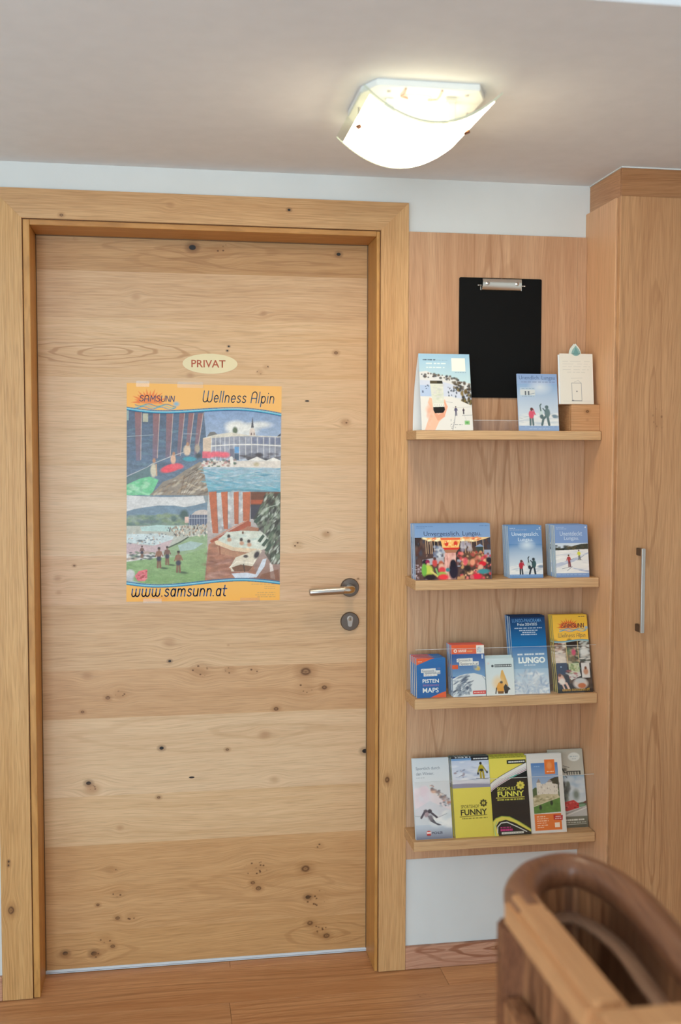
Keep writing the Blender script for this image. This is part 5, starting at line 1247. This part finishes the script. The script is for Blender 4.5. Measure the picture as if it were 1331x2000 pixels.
# --- SPORTSHOP FUNNY
def emblem(A, x, y, r, c):
    for k in range(8):
        t = k * math.pi / 4
        A.ell(x + r * .72 * math.cos(t), y + r * .72 * math.sin(t), r * .34, r * .28, c, 1, .2, t)
    A.ell(x, y, r * .52, r * .52, c, 1, .15)
YEL = (228, 214, 92)
A = Art(75, 158, 1.6, YEL, 131)
A.grad(R(0, 0, 75, 10), (96, 140, 190), (130, 168, 214)); A.grad(R(0, 8, 75, 62), (190, 200, 224), (222, 224, 234)); A.specks(50, R(1, 10, 74, 48), [(200, 208, 230), (226, 228, 238), (170, 182, 212)], 2, 6, (2, .6), .5); A.specks(10, R(6, 26, 26, 44), [(110, 120, 150), (150, 120, 130)], .8, 2.4, (1.5, .6), .7, -.4); A.line([(14, 40), (26, 34)], .9, (104, 112, 140)); A.line([(4, 50), (40, 46), (75, 44)], 1, (150, 160, 190), .8); A.poly([(0, 54), (75, 52), (75, 62), (0, 62)], (120, 118, 150), .8); A.poly([(0, 46), (75, 50), (75, 56), (0, 52)], (214, 214, 228), .8)
A.rect(0, 0, 75, 4, (40, 42, 52)); A.bars(8, 40, 2, 2.4, (206, 210, 220), 6, .9, .4); A.rect(40, 2, 75, 9, (26, 26, 32)); A.bars(44, 73, 5.5, 2.0, (222, 224, 230), 8, .9, .15)
A.ell(59, 24, 5, 7, (186, 170, 40), 1, .15); A.ell(58, 15, 2.6, 2.8, (40, 34, 30), 1, .2); A.ell(59, 29, 4.6, 3.4, (50, 44, 36), 1, .2); A.line([(55, 22), (52, 33)], 2.6, (166, 152, 40)); A.line([(63, 22), (69, 32)], 2.6, (150, 140, 50)); A.line([(57, 32), (57.5, 44)], 4, (176, 156, 48)); A.line([(62, 32), (63, 44)], 4, (170, 150, 46)); A.ell(52, 35, 1.8, 2.6, (40, 40, 52), 1, .3); A.ell(70, 33, 1.8, 2.6, (40, 50, 70), 1, .3); A.line([(48, 44), (72, 46)], 1.1, (90, 92, 104))
A.grad(R(0, 62, 75, 158), (228, 214, 94), (220, 204, 86)); emblem(A, 59, 93, 7, (56, 52, 24)); A.ell(59, 93, 3, 3, YEL, 1, .2); A.line([(59, 87), (59, 99)], 1, (56, 52, 24)); A.line([(11, 118), (64, 116)], 1.1, (56, 52, 24)); A.bars(15, 65, 121.5, 2.0, (104, 98, 40), 9, .85)
s_ = stack('sportshop_leaflet', 'yellow leaflet with a skier photograph reading SPORTSHOP FUNNY', 'leaflet', 'yellow sportshop leaflets', .1060, .2120, .0060, 1.2440, .4046, -.1170, .268, 3, A, edge=(196, 192, 120), cover=(74, 80, 96), dx=-.0010)
s_.text('SPORTSHOP', 14, 50, 101.5, 95.5, (54, 50, 24)); s_.text('FUNNY', 13, 65, 115.5, 104, (30, 28, 16), bold=.02)

# --- SKISCHULE FUNNY
A = Art(75, 156, 1.6, (26, 24, 22), 141)
A.poly([(0, 0), (75, 0), (75, 20), (50, 30), (22, 48), (0, 60)], YEL); A.rect(0, 0, 75, 4, (176, 172, 56)); A.bars(6, 70, 2, 1.6, (120, 116, 50), 10, .8); A.rect(36, 8, 74, 16, (24, 24, 24)); A.bars(39, 72, 12, 2.6, (226, 226, 220), 9, .95, .12)
xs_ = np.linspace(0, 75, 24); sw = lambda o: [(x, 60 + o - 40 * (x / 75) ** .8) for x in xs_]
A.poly(sw(-6) + sw(10)[::-1], (226, 226, 226)); A.line(sw(-6), 1.0, (60, 60, 62)); A.line(sw(2), 1.2, (206, 190, 206)); A.line(sw(5), 1.2, (176, 170, 176)); A.line(sw(8), 1.2, (150, 60, 110)); A.poly([(30, 46), (52, 38), (75, 33), (75, 37), (50, 42)], (84, 176, 164)); A.poly(sw(10) + [(75, 60), (0, 74)], (26, 24, 22))
emblem(A, 60, 59, 8, YEL); A.ell(60, 59, 2.6, 2.6, (120, 116, 40), .8, .3); A.line([(10, 82), (66, 82)], 1.4, YEL); A.bars(12, 66, 86, 3.0, (206, 200, 80), 10, .9)
cv_ = [(0, 128), (6, 122), (18, 118), (34, 120), (52, 130), (75, 146)]
A.poly(cv_ + [(75, 156), (0, 156)], (222, 208, 92)); A.line(cv_, 1.4, (150, 170, 70)); A.poly([(6, 136), (12, 128), (26, 125), (44, 132), (75, 151), (75, 156), (10, 156)], (26, 24, 24)); A.line([(8, 150), (9, 138), (16, 131), (28, 130), (48, 140), (66, 150)], 1.6, (226, 226, 224)); A.bars(14, 36, 140, 2.2, (196, 60, 130), 5, .9); A.bars(14, 38, 145, 4.2, (206, 50, 130), 5, .9, .1); A.rect(16, 149, 60, 153, (214, 212, 204)); A.bars(18, 58, 151, 1.2, (120, 120, 120), 9, .8); A.line([(4, 156), (2, 140), (8, 128)], 1.2, (120, 190, 150))
s_ = stack('ski_school_leaflet', 'black and yellow leaflet reading SKISCHULE FUNNY', 'leaflet', 'black ski school leaflets', .1055, .2085, .0070, 1.3490, .4046, -.1200, .270, 3, A, edge=(200, 194, 90), cover=(196, 188, 70), dx=-.0012, dz=.0010)
s_.text('SKISCHULE', 13, 50, 68, 61, (222, 216, 90), bold=.01); s_.text('FUNNY', 13, 66, 80, 69.5, (226, 220, 90), bold=.03)

# --- castle leaflet
A = Art(72, 146, 1.6, (222, 218, 216), 151)
A.grad(R(8, 8, 63, 70), (84, 126, 186), (178, 198, 222)); A.poly([(8, 60), (14, 56), (30, 62), (63, 44), (63, 106), (8, 106)], (76, 96, 58)); A.poly([(44, 42), (54, 38), (63, 37), (63, 60), (50, 58)], (62, 62, 48)); A.specks(20, R(46, 40, 62, 56), [(52, 56, 44), (84, 80, 56)], 1.5, 4, (1, 1), .7)
A.poly([(17, 66), (17, 48), (19, 44), (22, 41), (25, 44), (26, 50), (34, 50), (40, 46), (44, 43), (48, 46), (50, 50), (60, 52), (60, 76), (17, 76)], (222, 214, 204)); A.poly([(17, 47), (22, 39), (26, 47)], (150, 140, 140)); A.poly([(38, 47), (44, 41), (50, 47)], (160, 150, 148)); A.specks(30, R(18, 50, 60, 74), [(150, 136, 126), (236, 230, 222), (190, 178, 166)], .7, 2, (.8, 1.2), .8); A.poly([(8, 82), (12, 72), (28, 70), (60, 72), (63, 80), (40, 84), (20, 92), (8, 94)], (196, 184, 150)); A.specks(24, R(9, 72, 60, 86), [(150, 140, 104), (226, 216, 190), (120, 120, 80)], 1, 3, (1.4, .7), .7)
A.poly([(8, 94), (30, 88), (63, 78), (63, 106), (8, 108)], (92, 130, 60)); A.noise(R(8, 80, 63, 106), .18, 6, 3); A.line([(8, 94), (30, 87), (63, 77)], 1.2, (214, 206, 176)); A.ell(22, 96, 3, 5, (44, 56, 40), 1, .3); A.ell(45, 88, 3, 5, (44, 56, 40), 1, .3)
A.rect(36, 2, 57, 31, (230, 120, 50)); A.bars(40, 54, 26, 1.6, (250, 220, 190), 3, .9); A.ell(46, 14, 5, 7, (240, 160, 96), .7, .4); A.bars(14, 26, 15, 2, (150, 180, 216), 3, .8)
A.rect(8, 109, 63, 141, (228, 118, 48)); 
for k, b in enumerate((30, 36, 36, 32, 34, 26)): A.bars(13, b, 114 + 4.2 * k, 1.4, (250, 222, 196), 4, .9)
A.poly([(47, 111), (66, 113), (65, 123), (47, 121)], (190, 40, 44)); A.bars(51, 62, 115, 1.8, (248, 220, 216), 3, .9); A.bars(50, 63, 119, 1.8, (248, 220, 216), 4, .9); A.rect(48.5, 127, 58.5, 136, (246, 226, 208))
A2 = Art(72, 156, 1.6, (218, 215, 213), 152)
A2.a[-A.H:, :A.W] = A.a
s_ = stack('castle_leaflet', 'white and orange leaflet with a photograph of a hilltop castle', 'leaflet', 'castle leaflets', .1005, .2095, .0055, 1.4536, .4046, -.1165, .258, 2, A2, edge=(214, 212, 210), cover=(216, 214, 212), gap=.0010, dx=-.0012)

# --- grey railway leaflet
A = Art(69, 154, 1.6, (196, 190, 180), 161)
A.grad(R(0, 0, 69, 50), (186, 180, 168), (200, 196, 186)); A.ell(51, 15, 12, 8.5, (226, 226, 222), 1, .1); A.bars(43, 59, 14, 2, (170, 180, 184), 4, .8); A.bars(47, 55, 19, 1.6, (180, 186, 188), 2, .8)
A.grad(R(0, 52, 69, 110), (150, 184, 214), (214, 220, 226)); A.specks(20, R(10, 56, 69, 84), [(222, 228, 234), (206, 216, 228)], 4, 9, (1.3, .8), .6); A.ell(31, 40, 4, 4, (60, 58, 56), .8, .5); A.line([(28, 32), (40, 36)], 1, (60, 58, 54)); A.line([(26, 38), (30, 46), (36, 46)], 2, (52, 50, 48)); A.rect(34, 43, 62, 52, (72, 70, 66)); A.bars(36, 61, 47.5, 5.5, (190, 186, 176), 6, .9, .35); A.line([(30, 50), (34, 56)], 1.2, (60, 58, 54))
A.specks(30, [(24, 66), (36, 66), (36, 100), (24, 108)], [(70, 74, 70), (110, 120, 112), (90, 98, 100)], 2, 5, (1, 1.3), .75); A.ell(50, 90, 6, 10, (116, 130, 120), .9, .5); A.poly([(24, 104), (54, 106), (69, 104), (69, 112), (24, 114)], (92, 112, 88)); A.poly([(24, 104), (44, 100), (54, 108), (54, 118), (30, 122), (24, 120)], (196, 62, 64)); A.rect(54, 109, 66, 115, (120, 160, 130)); A.specks(12, R(28, 104, 52, 116), [(120, 36, 40), (226, 110, 104)], 1, 2.2, (1.3, .7), .8); A.poly([(62, 106), (69, 102), (69, 108)], (110, 60, 60))
A.poly([(20, 124), (69, 112), (69, 136), (20, 136)], (190, 190, 190)); A.line([(22, 132), (69, 116)], 1.4, (226, 224, 224)); A.line([(22, 128), (60, 116)], 1.2, (140, 132, 130)); A.grad(R(0, 132, 69, 154), (120, 120, 108), (92, 92, 80)); A.bars(22, 63, 139, 3, (222, 222, 214), 7, .95, .15); A.bars(26, 66, 144, 1.6, (196, 196, 186), 9, .8); A.line([(20, 148), (66, 147)], .8, (206, 206, 196))
s_ = stack('railway_leaflet', 'grey red-train leaflet at the right end of the lowest shelf', 'leaflet', 'grey railway leaflets', .1000, .2100, .0050, 1.5262, .4046, -.0890, .256, 2, A, edge=(206, 204, 170), cover=(200, 198, 190))
# ------------------------------------------------------------------ ceiling lamp
GX0, GX1, GY0, GY1, GZE, GZM = .8150, 1.0900, -.7850, -.4420, 2.1350, 2.0730
lamp = empty('ceiling_lamp', ((GX0 + GX1) / 2, (GY0 + GY1) / 2, H), 'ceiling lamp with a curved frosted glass shade', 'lamp')
cxm = (GX0 + GX1) / 2
pts = [(cxm - .104, -.742), (cxm + .104, -.742), (cxm + .128, -.690), (cxm + .128, -.535), (cxm + .104, -.485), (cxm - .104, -.485), (cxm - .128, -.535), (cxm - .128, -.690)]
prism('base_plate', pts, 'z', H - .0140, H - .0002, MAT['white_metal'], lamp, .0015)
def glass_z(x):
    t = (x - cxm) / ((GX1 - GX0) / 2)
    return GZM + (GZE - GZM) * t * t
def glass_sheet(name, x0, x1, y0, y1, th, mat, zoff=0.0, n=28):
    bm = bmesh.new()
    rows = []
    for i in range(n + 1):
        x = x0 + (x1 - x0) * i / n
        z = glass_z(x) + zoff
        rows.append([bm.verts.new((x, y, z + dz)) for y in (y0, y1) for dz in (0, th)])
    for r0, r1 in zip(rows, rows[1:]):
        for a, b in ((0, 2), (1, 3), (0, 1), (2, 3)):
            bm.faces.new((r0[a], r0[b], r1[b], r1[a]))
    for r in (rows[0], rows[-1]): bm.faces.new((r[0], r[1], r[3], r[2]))
    return bm_done(bm, name, mat, lamp, True, True)
LAMP_C = (1.0, .86, .66)
def frosted(nm, LAMP_S):
    N = NT(nm)
    tl = N.n('BsdfTranslucent'); tl.inputs[0].default_value = (.95, .93, .88, 1)
    df = N.n('BsdfDiffuse'); df.inputs[0].default_value = (.9, .88, .84, 1)
    em = N.n('Emission'); em.inputs[0].default_value = (1.0, .84, .60, 1); N.put(em.inputs[1], N.math('MULTIPLY', N.math('SUBTRACT', 1.0, N.n('NewGeometry').outputs['Backfacing']), LAMP_S))
    m1 = N.n('MixShader'); m1.inputs[0].default_value = .35
    N.put(m1.inputs[1], tl.outputs[0]); N.put(m1.inputs[2], df.outputs[0])
    ad = N.n('AddShader'); N.put(ad.inputs[0], m1.outputs[0]); N.put(ad.inputs[1], em.outputs[0])
    N.put(N.out.inputs[0], ad.outputs[0])
    return N.m
clear_glass = clear_mat('clear_glass_rim', (.95, .98, .95), .06)
sh_o = glass_sheet('glass_shade', GX0, GX1, GY0, GY1, .0040, clear_glass)
sh_o['label'] = 'curved clear-edged glass sheet'
ff = glass_sheet('frosted_field', GX0 + .013, GX1 - .013, GY0 + .012, GY1 - .012, .0008, frosted('frosted_glass_outside', 20.0), -.0012)
ff.data.materials.append(frosted('frosted_glass_inside', 1.0))
for p in ff.data.polygons:
    if p.normal.z > .2: p.material_index = 1
rim = plain('glass_rim', (226, 224, 200), .2)
for y in (GY0, GY1 - .001):
    glass_sheet('glass_edge', GX0, GX1, y, y + .001, .0036, rim, .0002)
brown = metal('clip_bronze', (150, 96, 66), .35)
for x, sgn in ((GX0 + .022, -1), (GX1 - .022, 1)):
    y = (GY0 + GY1) / 2 + .01
    z = glass_z(x)
    prism('shade_clip', [(x - .008, y), (x, y - .016), (x + .008, y), (x, y + .016)], 'z', z - .0055, z - .0015, brown, lamp, .0006)
    tube('shade_bolt', [(x, y, z - .002), (x, y, H - .012)], .0025, MAT['steel'], lamp, 8)
bulb_m = NT('bulb_glow')
e2 = bulb_m.n('Emission'); e2.inputs[0].default_value = (1.0, .88, .70, 1); e2.inputs[1].default_value = 2.0
bulb_m.put(bulb_m.out.inputs[0], e2.outputs[0])
for y in (-.665, -.560):
    tube('bulb', [(cxm - .055, y, H - .042), (cxm - .050, y, H - .042), (cxm + .050, y, H - .042), (cxm + .055, y, H - .042)], [.006, .011, .011, .006], bulb_m.m, lamp, 14)
    for s_ in (-1, 1):
        box('lamp_socket', cxm + s_ * .064 - .009, cxm + s_ * .064 + .009, y - .010, y + .010, H - .052, H - .0142, MAT['white_metal'], lamp, .002)
wire = plain('lamp_wire', (206, 172, 150), .5)
tube('wire', [(cxm - .045, -.736, H - .0155), (cxm - .043, -.715, H - .018), (cxm - .046, -.695, H - .018), (cxm - .030, -.685, H - .018)], .0022, wire, lamp, 8)
tube('wire', [(cxm + .028, -.736, H - .0155), (cxm + .030, -.712, H - .018), (cxm + .030, -.690, H - .018), (cxm + .012, -.682, H - .018)], .0022, wire, lamp, 8)
box('terminal_block', cxm + .045, cxm + .068, -.700, -.690, H - .022, H - .0142, plain('terminal', (222, 214, 196), .4), lamp, .001)
bm = bmesh.new()
ring_o = [(cxm - .015 + .034 * math.cos(math.radians(a)), -.690 + .014 * math.sin(math.radians(a))) for a in range(0, 360, 15)]
add_prism(bm, ring_o, 'z', H - .0155, H - .0142)
bm_done(bm, 'cable_cover', plain('cable_cover', (226, 206, 196), .4), lamp, True)
for x in (-.075, .085):
    bm = bmesh.new(); add_prism(bm, [(cxm + x + .004 * math.cos(math.radians(a)), -.715 + .004 * math.sin(math.radians(a))) for a in range(0, 360, 30)], 'z', H - .0165, H - .0141)
    bm_done(bm, 'screw', MAT['steel'], lamp, True)
for k, y in enumerate((-.665, -.560)):
    d = bpy.data.lights.new('lamp_light', 'POINT'); d.energy = 0.5; d.color = LAMP_C; d.shadow_soft_size = .03
    o = bpy.data.objects.new('lamp_light', d); COL.objects.link(o); o.parent = lamp
    o.location = Vector((cxm, y, H - .072)) - Vector(lamp.location)

# ------------------------------------------------------------------ chair in the foreground (out of focus)
dk_m = wood('chair_dark_wood', (142, 92, 62), (94, 54, 34), 'yxz', rough=.30, obj=False, wob=2.0, seed=1.2, spec=.5)
lit_m = wood('chair_lit_wood', (210, 154, 104), (180, 122, 78), 'yxz', rough=.36, fine=.6, wob=1.0, seed=4.2, spec=.4)  # light caught by the straight rails is put into this lighter colour
st_m = wood('chair_stave_lit_wood', (196, 136, 92), (104, 62, 38), 'zxy', rough=.30, wob=1.0, contrast=1.3, lines=(160.0, 9.0, .8), seed=2.2)  # lightened: the light inside the hoop is put into the stave colour
chair = empty('chair', (1.0, -1.55, 0), 'dark brown rustic wooden chair with a rounded hoop rail in the foreground', 'chair')
ZR = .820
outer = [(.901, -1.470), (.902, -1.433), (.910, -1.390), (.928, -1.350), (.967, -1.303), (1.025, -1.280), (1.075, -1.298), (1.106, -1.362), (1.116, -1.448), (1.108, -1.555), (1.100, -1.660), (1.096, -1.790)]
def smooth_path(P, n=6):
    P = [Vector((p[0], p[1], 0)) for p in P]
    out = []
    for i in range(len(P) - 1):
        p0, p1, p2, p3 = P[max(i - 1, 0)], P[i], P[i + 1], P[min(i + 2, len(P) - 1)]
        for k in range(n):
            t = k / n
            out.append(.5 * ((2 * p1) + (-p0 + p2) * t + (2 * p0 - 5 * p1 + 4 * p2 - p3) * t * t + (-p0 + 3 * p1 - 3 * p2 + p3) * t ** 3))
    out.append(P[-1])
    return out
op = smooth_path(outer)
def inset(path, d):
    r = []
    for i, p in enumerate(path):
        t = (path[min(i + 1, len(path) - 1)] - path[max(i - 1, 0)]).normalized()
        r.append(p + Vector((t.y, -t.x, 0)) * d)     # towards the inside (path runs clockwise seen from above)
    return r
mid_p = inset(op, .026)
hoop = [Vector((p.x, p.y, ZR - .024)) for p in mid_p]
bm = bmesh.new()
add_tube(bm, hoop, .026, 18, True, (.95, 1.0))
bm_done(bm, 'hoop_rail', dk_m, chair, True, True, sharp=60)
box('side_rail', .8970, .9500, -1.7375, -1.425, .7700, ZR - .001, lit_m, chair, .011, 4, smooth=True)
box('front_rail', .8970, 1.0960, -1.800, -1.7380, .7700, ZR - .001, lit_m, chair, .011, 4, smooth=True)
# staves under the hoop, each its own board
ring = inset(op, .024)
L = [0.0]
for a, b in zip(ring, ring[1:]): L.append(L[-1] + (b - a).length)
def at(s):
    for i in range(len(L) - 1):
        if L[i + 1] >= s:
            t = (s - L[i]) / max(L[i + 1] - L[i], 1e-6)
            p = ring[i].lerp(ring[i + 1], t); d = (ring[i + 1] - ring[i]).normalized()
            return p, d
    return ring[-1], (ring[-1] - ring[-2]).normalized()
nst = 16
s0, s1 = .10, L[-1] - .02
for k in range(nst):
    a, b = s0 + (s1 - s0) * k / nst, s0 + (s1 - s0) * (k + 1) / nst - .0012
    (pa_, da), (pb_, db) = at(a), at(b)
    na, nb_ = Vector((da.y, -da.x, 0)) * .014, Vector((db.y, -db.x, 0)) * .014
    c4 = [pa_, pb_, pb_ + nb_, pa_ + na]
    bm = bmesh.new(); add_prism(bm, [(c.x, c.y) for c in c4], 'z', .400, .7950)
    bm_done(bm, 'stave', st_m, chair, True)
# ledge moulding capping the staves
lp = inset(op, .046)
bm = bmesh.new()
add_tube(bm, [Vector((p.x, p.y, .7300)) for p in lp[4:]], .0140, 10, True, (.5, 1.15))
bm_done(bm, 'ledge_moulding', wood('chair_ledge_wood', (176, 136, 108), (134, 94, 70), 'yxz', rough=.28, seed=6.0), chair, True, True)
box('side_board', .9280, .9420, -1.780, -1.415, .440, .7695, st_m, chair, .002)
box('front_stretcher', .9430, 1.0600, -1.7800, -1.7600, .2200, .2600, dk_m, chair, .004)
box('side_stretcher', .8990, .9270, -1.5350, -1.4290, .6300, .6690, st_m, chair, .004, 2)
sp = [(p.x, p.y) for p in inset(op, .052)[4:]] + [(.946, -1.735)]
prism('seat', sp, 'z', .3990, .4240, st_m, chair)
for (x, y) in ((.9175, -1.4100), (1.0850, -1.4300), (.9235, -1.7700), (1.0780, -1.7700)):
    box('leg', x - .0185, x + .0185, y - .0185, y + .0185, .0005, .3985 if x > 1 else .7690, dk_m, chair, .005, 2)
